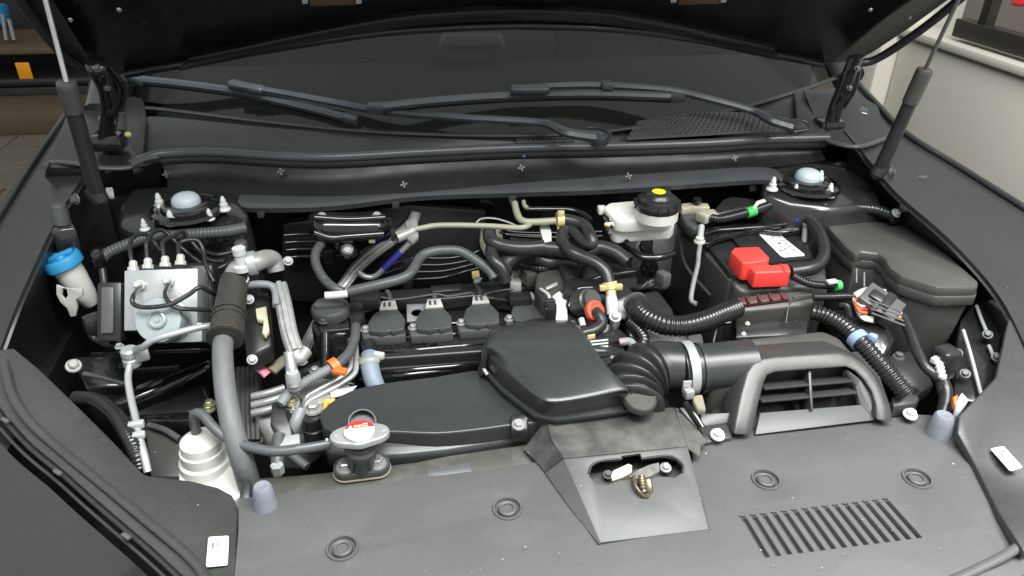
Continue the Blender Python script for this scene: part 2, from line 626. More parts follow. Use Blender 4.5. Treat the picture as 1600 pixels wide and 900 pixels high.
def text_mesh(s, size, ext):
    c = bpy.data.curves.new('lettering', 'FONT')
    c.body = s
    c.size = size
    c.extrude = ext
    c.align_x = 'CENTER'
    c.align_y = 'CENTER'
    o = bpy.data.objects.new('lettering', c)
    col.objects.link(o)
    me = bpy.data.meshes.new_from_object(o.evaluated_get(bpy.context.evaluated_depsgraph_get()))
    bpy.data.objects.remove(o)
    return me


def vadd(p, x=0, y=0, z=0):
    return Vector(p) + Vector((x, y, z))

# ================================================================== SETTING
ground = slab('ground', [Vector((-7, -2, -0.012)), Vector((5, -2, -0.012)), Vector((5, 9, -0.012)), Vector((-7, 9, -0.012))], 0.05, 'grout', bev=0)
tag(ground, None, None, kind='structure')
tm = boxm('tile', (0.592, 0.292, 0.012), 0.003, 1)
for r_ in range(12):
    for c_ in range(5):
        o = link('tile', tm, 'tile', ground, (-3.6 + c_ * 0.6 + (0.3 if r_ % 2 else 0), 2.6 + r_ * 0.3, -0.006))
        o.rotation_euler.z = random.uniform(-0.004, 0.004)

# low wall, railing and what shows beyond it, right of the car
wl = thing('garden_wall', 'low cream plastered wall right of the car, under the iron railing', 'wall', (1.95, 1.4, 0))
slab('wall_body', [Vector((1.95, -0.6, 0.93)), Vector((2.12, -0.6, 0.93)), Vector((2.12, 2.75, 0.93)), Vector((1.95, 2.75, 0.93))], 0.95, 'wall', wl, bev=0.01)
slab('coping', [Vector((1.93, -0.6, 0.96)), Vector((2.14, -0.6, 0.96)), Vector((2.14, 2.752, 0.96)), Vector((1.93, 2.752, 0.96))], 0.03, 'wall', wl, bev=0.006)
pl = slab('wall_pillar', [Vector((1.88, 2.76, 1.9)), Vector((2.2, 2.76, 1.9)), Vector((2.2, 3.0, 1.9)), Vector((1.88, 3.0, 1.9))], 1.9, 'wall', None, bev=0.012)
tag(pl, 'square cream pillar at the far end of the low wall', 'pillar')
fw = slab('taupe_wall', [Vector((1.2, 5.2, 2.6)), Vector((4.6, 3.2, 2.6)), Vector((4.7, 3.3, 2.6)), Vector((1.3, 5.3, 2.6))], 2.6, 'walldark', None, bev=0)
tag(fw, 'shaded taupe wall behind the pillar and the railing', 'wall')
ra = thing('iron_railing', 'dark brown iron railing on top of the low wall', 'railing', (2.0, 1.4, 0.96))
slab('bottom_rail', [Vector((1.965, -0.6, 1.035)), Vector((2.015, -0.6, 1.035)), Vector((2.015, 2.5, 1.035)), Vector((1.965, 2.5, 1.035))], 0.06, 'iron', ra, bev=0.003)
for k in range(9):
    yy = 2.38 - k * 0.27
    slab('upright', [Vector((1.972, yy - 0.02, 1.8)), Vector((2.008, yy - 0.02, 1.8)), Vector((2.008, yy + 0.02, 1.8)), Vector((1.972, yy + 0.02, 1.8))], 0.78, 'iron', ra, bev=0.002)
for k, yy in enumerate((2.22, 1.9, 1.62)):
    ps = slab('cream_post', [Vector((2.3, yy - 0.05, 1.9)), Vector((2.36, yy - 0.05, 1.9)), Vector((2.36, yy + 0.05, 1.9)), Vector((2.3, yy + 0.05, 1.9))], 1.9, 'wall', None, bev=0.004)
    tag(ps, ('cream post behind the railing, nearest the open hood', 'cream post behind the railing, middle one of three', 'cream post behind the railing, at the picture edge')[k], 'post', 'cream posts behind the railing')
rl = box('red_lamp', P(1597, -2, x=2.25), (0.05, 0.05, 0.05), 'redlabel', None, bev=0.012, seg=3)
tag(rl, 'small red lamp housing at the upper right corner', 'lamp')

# dark chest and shelf far left
p_ = P(45, 130, y=5.6)
ch = thing('storage_chest', 'black plastic storage chest with orange tag, far left behind the car', 'chest', Vector((p_.x, 5.6, 0)))
slab('chest_body', [Vector((-4.3, 5.3, p_.z + 0.05)), Vector((-2.05, 5.3, p_.z + 0.05)), Vector((-2.05, 5.9, p_.z + 0.05)), Vector((-4.3, 5.9, p_.z + 0.05))], p_.z + 0.03, 'charcoal', ch, bev=0.02)
slab('chest_lid', [Vector((-4.33, 5.27, p_.z + 0.11)), Vector((-2.02, 5.27, p_.z + 0.11)), Vector((-2.02, 5.93, p_.z + 0.11)), Vector((-4.33, 5.93, p_.z + 0.11))], 0.055, 'charcoal', ch, bev=0.02)
q_ = P(38, 111, y=5.285)
box('orange_tag', q_, (0.085, 0.012, 0.11), 'amber', ch, bev=0.006)
sb = thing('wooden_step', 'dark brown wooden step board below the storage chest', 'step', (-3, 5.1, 0))
slab('tread', [Vector((-4.4, 4.85, 0.14)), Vector((-1.6, 4.85, 0.14)), Vector((-1.6, 5.26, 0.14)), Vector((-4.4, 5.26, 0.14))], 0.14, 'wood', sb, bev=0.008)
sh = thing('wall_shelf', 'wooden shelf with tools above the storage chest', 'shelf', (-3, 5.6, 0.9))
z_ = P(10, 66, y=5.5).z
slab('shelf_board', [Vector((-4.4, 5.3, z_)), Vector((-2.2, 5.3, z_)), Vector((-2.2, 5.95, z_)), Vector((-4.4, 5.95, z_))], 0.04, 'wood', sh, bev=0.005)
bc = box('blue_bucket', P(-4, 22, y=5.5), (0.10, 0.12, 0.12), 'blue', None, bev=0.02, top=1.12)
tag(bc, 'blue bucket on the shelf at the upper left corner', 'bucket')
for k, (a, b) in enumerate((((10, 62), (4, 22)), ((22, 62), (14, 30)))):
    t_ = tube('tool_handle', [P(a[0], a[1], y=5.45), P(b[0], b[1], y=5.45)], 0.012, 'steel')
    tag(t_, ('left grey tool handle leaning on the shelf', 'right grey tool handle leaning on the shelf')[k], 'tool', 'tool handles on the shelf')
bw = slab('back_wall', [Vector((-7, 6.2, 3)), Vector((1.2, 6.2, 3)), Vector((1.2, 6.3, 3)), Vector((-7, 6.3, 3))], 3, 'charcoal', None, bev=0)
tag(bw, 'dark wall at the back of the garage, far left', 'wall')

# ================================================================== CAR BODY
car = thing('car', 'dark grey car body with its engine bay open', 'car', (0.2, 1.2, 0))
# tub of the engine bay; dark floor added to keep the gaps black
slab('dark_tub_floor', [Vector((-0.62, 0.45, 0.46)), Vector((1.0, 0.45, 0.46)), Vector((1.0, 1.36, 0.46)), Vector((-0.62, 1.36, 0.46))], 0.02, 'dark', car, bev=0)
slab('firewall', [Vector((-0.62, 1.335, 0.965)), Vector((1.0, 1.335, 0.965)), Vector((1.0, 1.36, 0.965)), Vector((-0.62, 1.36, 0.965))], 0.5, 'gloss2', car, bev=0)
slab('front_crossmember', [Vector((-0.62, 0.47, 0.70)), Vector((1.0, 0.47, 0.70)), Vector((1.0, 0.62, 0.70)), Vector((-0.62, 0.62, 0.70))], 0.25, 'dark', car, bev=0)
slab('side_member', [Vector((-0.66, 0.45, 0.72)), Vector((-0.60, 0.45, 0.72)), Vector((-0.60, 1.36, 0.80)), Vector((-0.66, 1.36, 0.80))], 0.3, 'gloss2', car, bev=0)
slab('side_member', [Vector((0.99, 0.45, 0.72)), Vector((1.04, 0.45, 0.72)), Vector((1.04, 1.36, 0.80)), Vector((0.99, 1.36, 0.80))], 0.3, 'gloss2', car, bev=0)


def off(pts, x=0, y=0, z=0):
    return [vadd(p, x, y, z) for p in VL(pts)]


# fenders: painted outside, top flange, apron going down into the bay
LA = [(122, 150, 1.075), (104, 180, 1.06), (50, 260, 1.03), (0, 340, 1.0), (-70, 450, 0.96)]
LB = [(165, 235, 1.055), (140, 262, 1.03), (92, 335, 1.0), (35, 455, 0.95), (0, 545, 0.905)]
LC = [(165, 300, 0.98), (140, 330, 0.95), (112, 410, 0.88), (66, 540, 0.80), (45, 610, 0.74)]
sheet('left_fender_side', [off(LA, -0.10, -0.02, -0.30), off(LA, -0.045, 0, -0.07), off(LA, -0.004, 0, -0.004)], 'paint', car, nu=5, nv=4)
sheet('left_fender_apron', [LA, LB], 'apron', car, nu=5, nv=3, thick=0.006)
sheet('left_apron_wall', [off(LB, 0, 0, -0.007), LC, off(LC, 0.0, 0, -0.25)], 'plastic', car, nu=5, nv=3, thick=0.004)
tube('left_fender_seam', off(LA, 0.0, 0, 0.004), 0.005, 'rubber', car, n=5, seg=8)
RA = [(1335, 128, 1.075), (1372, 168, 1.06), (1415, 212, 1.04), (1500, 265, 1.01), (1600, 328, 0.985), (1720, 405, 0.95)]
RB = [(1320, 205, 1.05), (1350, 240, 1.03), (1400, 300, 1.0), (1482, 372, 0.965), (1560, 460, 0.92), (1612, 560, 0.88)]
RC = [(1325, 262, 0.98), (1356, 300, 0.95), (1410, 370, 0.90), (1480, 450, 0.84), (1535, 540, 0.78), (1560, 640, 0.73)]
sheet('right_fender_side', [off(RA, 0.004, 0, -0.004), off(RA, 0.045, 0, -0.07), off(RA, 0.10, 0, -0.30)], 'paint', car, nu=5, nv=4)
sheet('right_fender_apron', [RB, RA], 'apron', car, nu=5, nv=3, thick=0.006)
sheet('right_apron_wall', [off(RB, 0, 0, -0.007), RC, off(RC, -0.0, 0, -0.25)], 'gloss2', car, nu=5, nv=3, thick=0.004)
tube('right_fender_seam', off(RA, 0.0, 0, 0.004), 0.006, 'rubber', car, n=5, seg=8)
# stepped steel lips behind the left and right strut towers
tube('left_gutter_lip', [(68, 262, 1.045), (82, 253, 1.045), (128, 257, 1.045), (150, 262, 1.04), (200, 262, 1.035), (212, 252, 1.04), (248, 244, 1.045)], 0.006, 'seal', car, n=4, flat=(1.0, 0.7))
sheet('left_gutter_panel', [[(110, 165, 1.09), (160, 158, 1.09), (212, 150, 1.08)], [(72, 262, 1.042), (150, 262, 1.038), (212, 256, 1.038)]], 'plastic', car, nu=5, nv=4)
sheet('left_gutter_drop', [[(72, 264, 1.038), (150, 265, 1.034), (212, 259, 1.034), (250, 250, 1.034)], [(70, 300, 0.985), (150, 305, 0.97), (212, 300, 0.96), (250, 296, 0.96)]], 'gloss2', car, nu=5, nv=4)
tube('right_gutter_lip', [(1290, 218, 1.04), (1312, 226, 1.04), (1345, 229, 1.04), (1382, 217, 1.04)], 0.006, 'seal', car, n=5, flat=(1.0, 0.7))
sheet('right_gutter_panel', [[(1255, 140, 1.09), (1320, 140, 1.09), (1372, 165, 1.065)], [(1290, 222, 1.035), (1340, 229, 1.035), (1385, 220, 1.04)]], 'cowl', car, nu=5, nv=4)
slab('right_gutter_fold', [(1322, 145, 1.082), (1345, 152, 1.078), (1362, 178, 1.064), (1318, 170, 1.07)], 0.02, 'paint', car, bev=0.004)
slab('right_gutter_clip', [(1345, 252, 1.0), (1362, 238, 1.01), (1358, 262, 0.995), (1348, 266, 0.99)], 0.01, 'hoselight', car)
slab('left_gutter_clip', [(164, 292, 1.0), (176, 292, 1.0), (178, 305, 0.99), (166, 305, 0.99)], 0.008, 'connect', car)

# A-pillars, glass, cabin
BASE = [(190, 176, 1.07), (225, 166, 1.065), (400, 186, 1.06), (580, 203, 1.058), (800, 209, 1.058), (960, 200, 1.06), (1130, 172, 1.065), (1250, 138, 1.075), (1300, 120, 1.08)]
bl = VL(BASE)
glass = sheet('windshield', [bl, off(bl, 0, 0.36, 0.21), off(bl, 0, 0.80, 0.40)], 'glass', car, nu=4, nv=4, thick=0.0)
xs = [p.x for p in bl]
x0, x1 = min(xs) + 0.21, max(xs) - 0.21
xa, xb = min(xs), max(xs)
dash = slab('dashboard', [Vector((x0 - 0.2, 1.42, 1.0)), Vector((x1 + 0.2, 1.42, 1.0)), Vector((x1 + 0.2, 1.95, 1.06)), Vector((x0 - 0.2, 1.95, 1.06))], 0.1, 'dash', car, bev=0.02)
slab('cabin_floor', [Vector((xa, 1.4, 0.9)), Vector((xb, 1.4, 0.9)), Vector((xb, 3.4, 0.9)), Vector((xa, 3.4, 0.9))], 0.05, 'dark', car, bev=0)
slab('seat_row', [Vector((x0 + 0.1, 2.5, 1.28)), Vector((x1 - 0.25, 2.5, 1.28)), Vector((x1 - 0.25, 2.8, 1.28)), Vector((x0 + 0.1, 2.8, 1.28))], 0.4, 'dash', car, bev=0.04)
slab('roof', [Vector((xa, 2.0, 1.62)), Vector((xb, 2.0, 1.62)), Vector((xb, 3.5, 1.66)), Vector((xa, 3.5, 1.66))], 0.03, 'paint', car, bev=0.01)
slab('cabin_back', [Vector((xa, 3.4, 1.6)), Vector((xb, 3.4, 1.6)), Vector((xb, 3.45, 1.6)), Vector((xa, 3.45, 1.6))], 0.7, 'dark', car, bev=0)
for s, e in ((bl[0], -1), (bl[-1], 1)):
    tube('windshield_pillar', [vadd(s, e * 0.03, -0.02, 0.0), vadd(s, e * 0.02, 0.36, 0.215), vadd(s, -e * 0.02, 0.82, 0.42)], 0.035, 'gloss2', car, n=6)
    slab('cabin_side', [vadd(s, e * 0.005, 0.12, 0.02), vadd(s, e * 0.02, 0.12, 0.02), vadd(s, -e * 0.02, 2.0, 0.02), vadd(s, -e * 0.035, 2.0, 0.02)], 0.4, 'dark', car, bev=0)
rvm = thing('rear_view_mirror', 'grey rear-view mirror behind the windshield glass', 'mirror', P(735, 70, y=1.85))
slab('mirror_housing', [P(690, 52, y=1.85), P(785, 52, y=1.85), P(793, 78, y=1.84), P(680, 80, y=1.84)], (0, 0.03, 0), 'mirrorpl', rvm, bev=0.008)
slab('mirror_rim', [P(696, 56, y=1.835), P(779, 56, y=1.835), P(786, 72, y=1.83), P(690, 74, y=1.83)], (0, 0.006, 0), 'dash', rvm, bev=0.004)

# ---- hood: one sheet of steel hinged at the cowl, standing open
HN = Vector((0, -math.sin(RAD(48)), -math.cos(RAD(48))))
HP = Vector((0.2, 1.37, 1.165))


def H(px, py, o=0.0):
    return PP(px, py, HP + HN * o, HN)


HU = Vector((0, -math.cos(RAD(48)), math.sin(RAD(48))))
hood = thing('open_hood', 'raised black hood seen from below', 'hood', HP)
rear = [(196, 118), (300, 100), (420, 79), (540, 60), (640, 49), (800, 42), (960, 47), (1080, 62), (1180, 82), (1285, 102)]
outl = [H(*p) for p in rear] + [H(1335, 96), H(1362, 84), H(1420, 46), H(1500, -12), H(1500, -12) + HU * 0.60 + Vector((0.02, 0, 0)), H(1420, -12) + HU * 0.72, H(800, -12) + HU * 0.78, H(130, -8) + HU * 0.72, H(28, -8) + HU * 0.60, H(28, -8), H(80, 62), H(122, 100), H(160, 116)]
slab('hood_shell', outl, -HN * 0.03, 'hood', hood, bev=0.004)
# folded steel lips of the hood's rear and side edges, pressed beads of the inner frame
tube('rear_lip', [H(p[0], p[1] - 2, 0.004) for p in rear], 0.007, 'hood', hood, n=4)
sheet('inner_frame_bead', [[H(p[0] * 0.84 + 130, p[1] - 34, 0.0) for p in rear], [H(p[0] * 0.84 + 130, p[1] - 26, 0.018) for p in rear], [H(p[0] * 0.86 + 112, p[1] - 14, 0.018) for p in rear], [H(p[0] * 0.86 + 112, p[1] - 7, 0.0) for p in rear]], 'hood', hood, nu=3, nv=4, thick=0.0)
sheet('right_side_flange', [[H(1342, 92, 0.004), H(1400, 52, 0.004), H(1478, -2, 0.004), H(1560, -60, 0.004)], [H(1300, 96, 0.02), H(1372, 36, 0.02), H(1440, -12, 0.02), H(1520, -70, 0.02)]], 'plastic_matt', hood, nu=4, nv=3, thick=0.003)
sheet('left_side_flange', [[H(150, 108, 0.004), H(100, 66, 0.004), H(45, -2, 0.004), H(0, -60, 0.004)], [H(140, 92, 0.018), H(112, 48, 0.02), H(80, -4, 0.02), H(40, -60, 0.02)]], 'cowl', hood, nu=4, nv=3, thick=0.003)
tube('left_edge_seal', [H(128, 104, 0.01), H(92, 78, 0.012), H(40, 12, 0.012), H(20, -30, 0.012)], 0.008, 'rubber', hood, n=5)
tube('right_edge_seal', [H(1330, 99, 0.012), H(1370, 92, 0.012), H(1440, 46, 0.012), H(1520, -18, 0.012)], 0.008, 'rubber', hood, n=5)
for k, (a, b, c) in enumerate(((484, 556, 10), (1060, 1126, 8))):
    pk = slab('striker_plate', [H(a, c, 0.012), H(b, c - 2, 0.012), H(b, c - 30, 0.012), H(a, c - 28, 0.012)], HN * -0.01, 'wood', hood, bev=0.001)
    for xx in (a - 7, b + 5):
        slab('striker_tab', [H(xx - 5, c - 3, 0.014), H(xx + 4, c - 4, 0.014), H(xx + 4, c - 26, 0.014), H(xx - 5, c - 26, 0.014)], HN * -0.01, 'whiteclip', hood, bev=0.001)
slab('latch_striker', [H(812, 2, 0.02), H(880, 2, 0.02), H(875, -20, 0.02), H(818, -20, 0.02)], HN * -0.02, 'gloss2', hood, bev=0.003)
for pp in ((110, 31), (186, 15), (1421, 27), (1360, 15)):
    bolt(H(pp[0], pp[1], 0.012), 0.004, 'steel', hood, HN, 'frame_bolt')
rng = random.Random(3)
for k in range(10):
    lathe('water_drop', H(805 + rng.random() * 115, 22 + rng.random() * 22, 0.001), HN, [(0.0012, 0), (0.0010, 0.0008), (0, 0.0012)], 'whitenut', hood, seg=8)

# hinges
for side, a in (('left', ((146, 92, 1.27), (153, 108, 1.24), (168, 138, 1.27), (172, 172, 1.30), (166, 214, 1.335))), ('right', ((1338, 88, 1.25), (1330, 108, 1.26), (1318, 138, 1.28), (1306, 168, 1.30), (1300, 192, 1.32)))):
    pts = [P(q[0], q[1], y=q[2]) for q in a]
    hg = tube('hinge', pts, 0.011, 'gloss', hood, n=6, flat=(1.4, 0.6))
    tube('hinge_link', [vadd(pts[1], 0.012, 0.004, 0.004), vadd(pts[2], 0.02, 0.004, 0), vadd(pts[3], 0.012, 0.003, 0)], 0.007, 'gloss', hg, n=6, flat=(1.3, 0.6))
    for q in (pts[1], pts[2]):
        bolt(vadd(q, 0.004, -0.012, 0.004), 0.006, 'coillow', hg, (0, -0.8, 0.5), 'hinge_bolt')
    box('hinge_foot', vadd(pts[-1], 0, 0.01, -0.01), (0.05, 0.04, 0.03), 'gloss', hg, bev=0.005)
box('hinge_grommet', P(161, 190, y=1.33), (0.012, 0.012, 0.022), 'tan', car, bev=0.005)
box('orange_plug', P(200, 210, y=1.335), (0.012, 0.010, 0.010), 'clampyel', car, bev=0.005)

# gas struts holding the hood
for side, rod, cyl in (('left', ((66, -20, 1.12), (104, 128, 1.10)), ((103, 128, 1.10), (116, 176, 1.105), (152, 305, 1.14))),
                       ('right', ((1502, -10, 1.10), (1446, 108, 1.13)), ((1446, 108, 1.13), (1423, 160, 1.14), (1374, 266, 1.16)))):
    g = thing('gas_strut', 'slim gas strut holding up the hood on the %s' % side, 'strut', P(cyl[-1][0], cyl[-1][1], y=cyl[-1][2]), 'gas struts of the hood')
    a, b = [P(q[0], q[1], y=q[2]) for q in rod]
    tube('piston_rod', [a, b], 0.0034, 'steel' if side == 'left' else 'hosegrey', g, n=4)
    c0, c1, c2 = [P(q[0], q[1], y=q[2]) for q in cyl]
    dirn = (c2 - c0).normalized()
    c1 = c0 + dirn * (c1 - c0).length
    tube('end_sleeve', [c0, c0.lerp(c1, 0.12), c1], [0.0115, 0.0135, 0.0135], 'plastic_matt', g, n=4, seg=20)
    tube('cylinder', [c1, c2], 0.0115, 'rubber', g, n=4, seg=20)
    lathe('ball_stud', c2, dirn + Vector((0.5 if side == 'left' else -0.5, -0.3, 0)), [(0.013, -0.014), (0.014, 0), (0.012, 0.012), (0.006, 0.018)], 'plastic', g)
    bolt(vadd(c2, -0.03 if side == 'left' else 0.022, -0.004, -0.003), 0.009, 'hosegrey', g, (-0.6 if side == 'left' else 0.6, -0.8, 0.2), 'stud_nut')

# ---- cowl
cw = thing('wiper_cowl', 'grey black plastic cowl panel below the windshield', 'cowl', (0.2, 1.3, 1.0))
SEAL = [(205, 259, 1.035), (248, 243, 1.04), (330, 239, 1.04), (430, 245, 1.038), (520, 247, 1.036), (650, 240, 1.036), (800, 233, 1.036), (950, 230, 1.036), (1100, 225, 1.036), (1200, 219, 1.038), (1292, 217, 1.038)]
sl = VL(SEAL)
upper = [(200, 190, 1.065), (240, 182, 1.062), (330, 190, 1.058), (430, 200, 1.056), (520, 207, 1.054), (650, 213, 1.054), (800, 214, 1.054), (950, 206, 1.054), (1100, 180, 1.06), (1200, 160, 1.066), (1292, 140, 1.075)]
ul = VL(upper)
rows = [off(sl, 0, 0.004, -0.002)]
for t in (0.33, 0.66):
    rows.append([a.lerp(b, t) + Vector((0, 0, -0.010 if t < .5 else -0.004)) for a, b in zip(sl, ul)])
rows.append(ul)
sheet('cowl_top', rows, 'cowl', cw, nu=4, nv=4, thick=0.003)
gl = VL([(190, 178, 1.072)] + BASE[1:])
tube('glass_edge_strip', off(gl, 0, -0.012, 0.0), 0.009, 'cowl', cw, n=5, flat=(1.0, 0.45))
slab('left_cowl_cheek', [(196, 150, 1.09), (222, 152, 1.085), (230, 185, 1.07), (224, 238, 1.045), (206, 246, 1.04), (194, 190, 1.07)], 0.02, 'plastic', cw, bev=0.005)
slab('right_cowl_cheek', [(1240, 142, 1.082), (1262, 136, 1.085), (1292, 205, 1.05), (1248, 212, 1.048)], 0.01, 'cowl', cw, bev=0.004)
seal_o = thing('cowl_seal', 'long grey rubber seal running along the cowl edge', 'seal', sl[5])
tube('seal_bulb', off(sl, 0, -0.004, 0.003), 0.0085, 'seal', seal_o, n=6, seg=16)
tube('seal_flange', off(sl, 0, -0.002, -0.010), 0.006, 'rubber', seal_o, n=6, flat=(0.7, 1.3))
# mesh grilles: bars crossing over a dark sheet that imitates shade in the openings
def grille(name, quad, nu_, nv_, r):
    """quad: corners a(front left) b(front right) c(rear right) d(rear left) with optional bowed rear edge"""
    a, b, c, d = VL(quad)
    bm = bmesh.new()

    def pt(u, v):
        lo = a.lerp(b, u)
        hi = d.lerp(c, u) + Vector((0, 0.028 * math.sin(math.pi * u) ** 1.2 if nv_ > 4 else 0, 0.004 * math.sin(math.pi * u)))
        return lo.lerp(hi, v) + Vector((0, 0, 0.011))

    def bar(p, q, wv, hv):
        vs = [bm.verts.new(x) for x in (p - wv, p + wv, p + wv - hv, p - wv - hv, q - wv, q + wv, q + wv - hv, q - wv - hv)]
        for f in ((0, 1, 5, 4), (1, 2, 6, 5), (2, 3, 7, 6), (3, 0, 4, 7), (0, 3, 2, 1), (4, 5, 6, 7)):
            bm.faces.new([vs[i] for i in f])
    h = Vector((0, 0, 0.004))
    for j in range(nv_ + 1):
        for i in range(24):
            p, q = pt(i / 24, j / nv_), pt((i + 1) / 24, j / nv_)
            bar(p, q, Vector((0, r, 0)), h)
    for i in range(nu_ + 1):
        for j in range(nv_):
            sx = 0.5 / nu_ * (j % 2)
            u = min(1, max(0, i / nu_ + sx))
            bar(pt(u, j / nv_), pt(u, (j + 1) / nv_), Vector((r, 0, 0)), h)
    o = link(name, done(bm, name), 'seal', cw)
    o['kind'] = 'stuff'
    return o


slab('grille_shade_sheet', off([(985, 223, 1.046), (1255, 206, 1.05), (1225, 184, 1.062), (1120, 178, 1.064), (1000, 196, 1.056)], 0, 0, 0.006), 0.002, 'dark', cw, bev=0)
grille('air_intake_mesh', [(980, 224, 1.046), (1258, 208, 1.050), (1222, 190, 1.060), (996, 198, 1.056)], 30, 9, 0.0015)
slab('grille_shade_sheet', off([(808, 228, 1.041), (896, 226, 1.041), (898, 219, 1.046), (810, 220, 1.046)], 0, 0, 0.006), 0.002, 'dark', cw, bev=0)
grille('drain_mesh', [(808, 229, 1.041), (897, 227, 1.041), (899, 219, 1.046), (810, 220, 1.046)], 13, 2, 0.0014)
# black bulkhead under the seal, with cross-shaped rivets
bh = thing('cowl_bulkhead', 'long glossy black bulkhead strip below the cowl seal', 'bulkhead', (0.2, 1.29, 0.98))
b1 = off(SEAL[1:], 0, 0.002, -0.016)
BOT = [(262, 300, 0.985), (330, 304, 0.982), (430, 314, 0.975), (520, 314, 0.975), (650, 306, 0.978), (800, 298, 0.98), (950, 290, 0.982), (1100, 274, 0.988), (1200, 262, 0.994), (1290, 250, 1.0)]
sheet('bulkhead_plate', [b1, [a.lerp(b, 0.5) + Vector((0, 0.012, 0.0)) for a, b in zip(b1, VL(BOT))], BOT], 'bulk', bh, nu=5, nv=4, thick=0.003)
cm = bmesh.new()
for sx, sy in ((0.008, 0.0018), (0.0018, 0.008)):
    bmesh.ops.create_cube(cm, size=1, matrix=Matrix.Diagonal((sx * 1.6, sy * 1.6, 0.004, 1)))
cme = done(cm, 'cross_rivet')
n_bh = Vector((0, -0.75, 0.66))
for (a, b, zz) in ((263, 272, 1.008), (441, 268, 1.012), (631, 288, 0.995), (813, 262, 1.012), (979, 275, 0.998), (1143, 247, 1.012)):
    link('cross_rivet', cme, 'coillow', bh, vadd(P(a, b, zz), 0, -0.012, 0.004), zrot(n_bh) @ Euler((0, 0, 0.2)).to_quaternion())
link('paint_dot', lathe_mesh('paint_dot', [(0.003, 0), (0.002, 0.002), (0, 0.003)], 10), 'purple', bh, vadd(P(817, 244, 1.024), 0, -0.012, 0.004), zrot(n_bh))
# apron lip under the bulkhead
al = thing('bulkhead_lip', 'thin grey steel lip with clip tabs under the black bulkhead', 'lip', (0.2, 1.24, 0.97))
LIP = [(372, 322, 0.972), (398, 328, 0.970), (520, 325, 0.970), (650, 310, 0.974), (800, 304, 0.977), (930, 300, 0.979), (1060, 292, 0.982), (1180, 284, 0.986), (1222, 286, 0.982), (1242, 294, 0.972)]
lr = [off(LIP, 0, 0.045, 0.012), off(LIP, 0, 0.002, 0.006), LIP, off(LIP, 0, 0.002, -0.006)]
lm = sheet('lip_plate', lr, 'seal', al, nu=5, nv=3, thick=0.002)
for (a, b) in ((408, 333), (618, 318), (800, 310), (1175, 292)):
    slab('clip_tab', off([(a - 6, b - 5, 0.974), (a + 6, b - 6, 0.974), (a + 5, b + 2, 0.965), (a - 5, b + 3, 0.965)], 0, -0.006, 0), 0.004, 'cowl', al, bev=0.001)

# ---- wipers
def wiper(label, pivot, arm, blade, clip, lab2):
    t = thing('windshield_wiper', label, 'wiper', V(pivot), 'windshield wipers')
    pv = V(pivot)
    lathe('pivot_cap', pv, (0, -0.25, 1), [(0.016, -0.012), (0.017, 0.0), (0.0155, 0.004), (0.011, 0.006), (0.010, 0.009), (0.0, 0.010)], 'wiper', t)
    ap = VL(arm)
    k = len(ap)
    tube('arm', ap, [0.0125, 0.0115] + [0.0092] * (k - 4) + [0.008, 0.0075], 'wiper', t, n=7, seg=8, flat=(1.1, 0.8), smooth=25)
    bp = VL(blade)
    tube('blade_spoiler', bp, 0.0095, 'wiper', t, n=6, seg=8, flat=(1.0, 0.9), smooth=30)
    tube('wiping_edge', off(bp, 0, 0.006, -0.010), 0.004, 'dark', t, n=6, seg=6)
    c = V(clip)
    d = (bp[-1] - bp[0]).normalized()
    box('blade_clip', c, (0.075, 0.02, 0.016), 'wiper', t, frame(d, (0, -0.3, 1)), bev=0.006, seg=3)
    for e in (bp[0], bp[-1]):
        box('end_cap', e, (0.03, 0.020, 0.018), 'wiper', t, frame(d, (0, -0.3, 1)), bev=0.004)
    return t


wiper('wiper with its pivot in mid cowl and blade at the left', (938, 213, 1.062),
      [(930, 214, 1.078), (885, 207, 1.085), (845, 192, 1.09), (720, 184, 1.09), (600, 174, 1.092), (520, 160, 1.098), (440, 145, 1.108), (375, 134, 1.118)],
      [(214, 124, 1.118), (290, 132, 1.112), (380, 145, 1.10), (470, 166, 1.086), (548, 186, 1.075)], (385, 136, 1.115), '')
wiper('wiper with its pivot beside the right cowl mesh', (1243, 196, 1.065),
      [(1236, 198, 1.08), (1205, 188, 1.09), (1178, 174, 1.095), (1110, 155, 1.112), (1045, 141, 1.122), (950, 134, 1.130), (880, 134, 1.132), (805, 138, 1.131)],
      [(586, 168, 1.104), (680, 158, 1.111), (800, 150, 1.116), (920, 147, 1.118), (1058, 151, 1.112)], (828, 140, 1.131), '')
w2 = [o for o in bpy.data.objects if o.name.startswith('windshield_wiper')][-1]
box('arm_clip', P(948, 133, 1.133), (0.022, 0.026, 0.014), 'wiper', w2, bev=0.003)
tube('nozzle_hose', [(918, 199, 1.075), (932, 200, 1.075), (948, 204, 1.074), (955, 214, 1.068), (948, 224, 1.062)], 0.0022, 'rubber', cw, n=6, seg=8)
tube('nozzle_hose', [(1225, 190, 1.085), (1250, 188, 1.085), (1262, 193, 1.08), (1262, 202, 1.072), (1240, 206, 1.068)], 0.0022, 'rubber', cw, n=6, seg=8)

# ================================================================== FRONT COVERS
def sm(pts, n=4):
    """smooth closed outline through points"""
    p = VL(pts)
    k = len(p)
    out = []
    for i in range(k):
        p0, p1, p2, p3 = p[i - 1], p[i], p[(i + 1) % k], p[(i + 2) % k]
        for j in range(n):
            t = j / n
            out.append(0.5 * ((2 * p1) + (p2 - p0) * t + (2 * p0 - 5 * p1 + 4 * p2 - p3) * t * t + (3 * p1 - p0 - 3 * p2 + p3) * t ** 3))
    return out


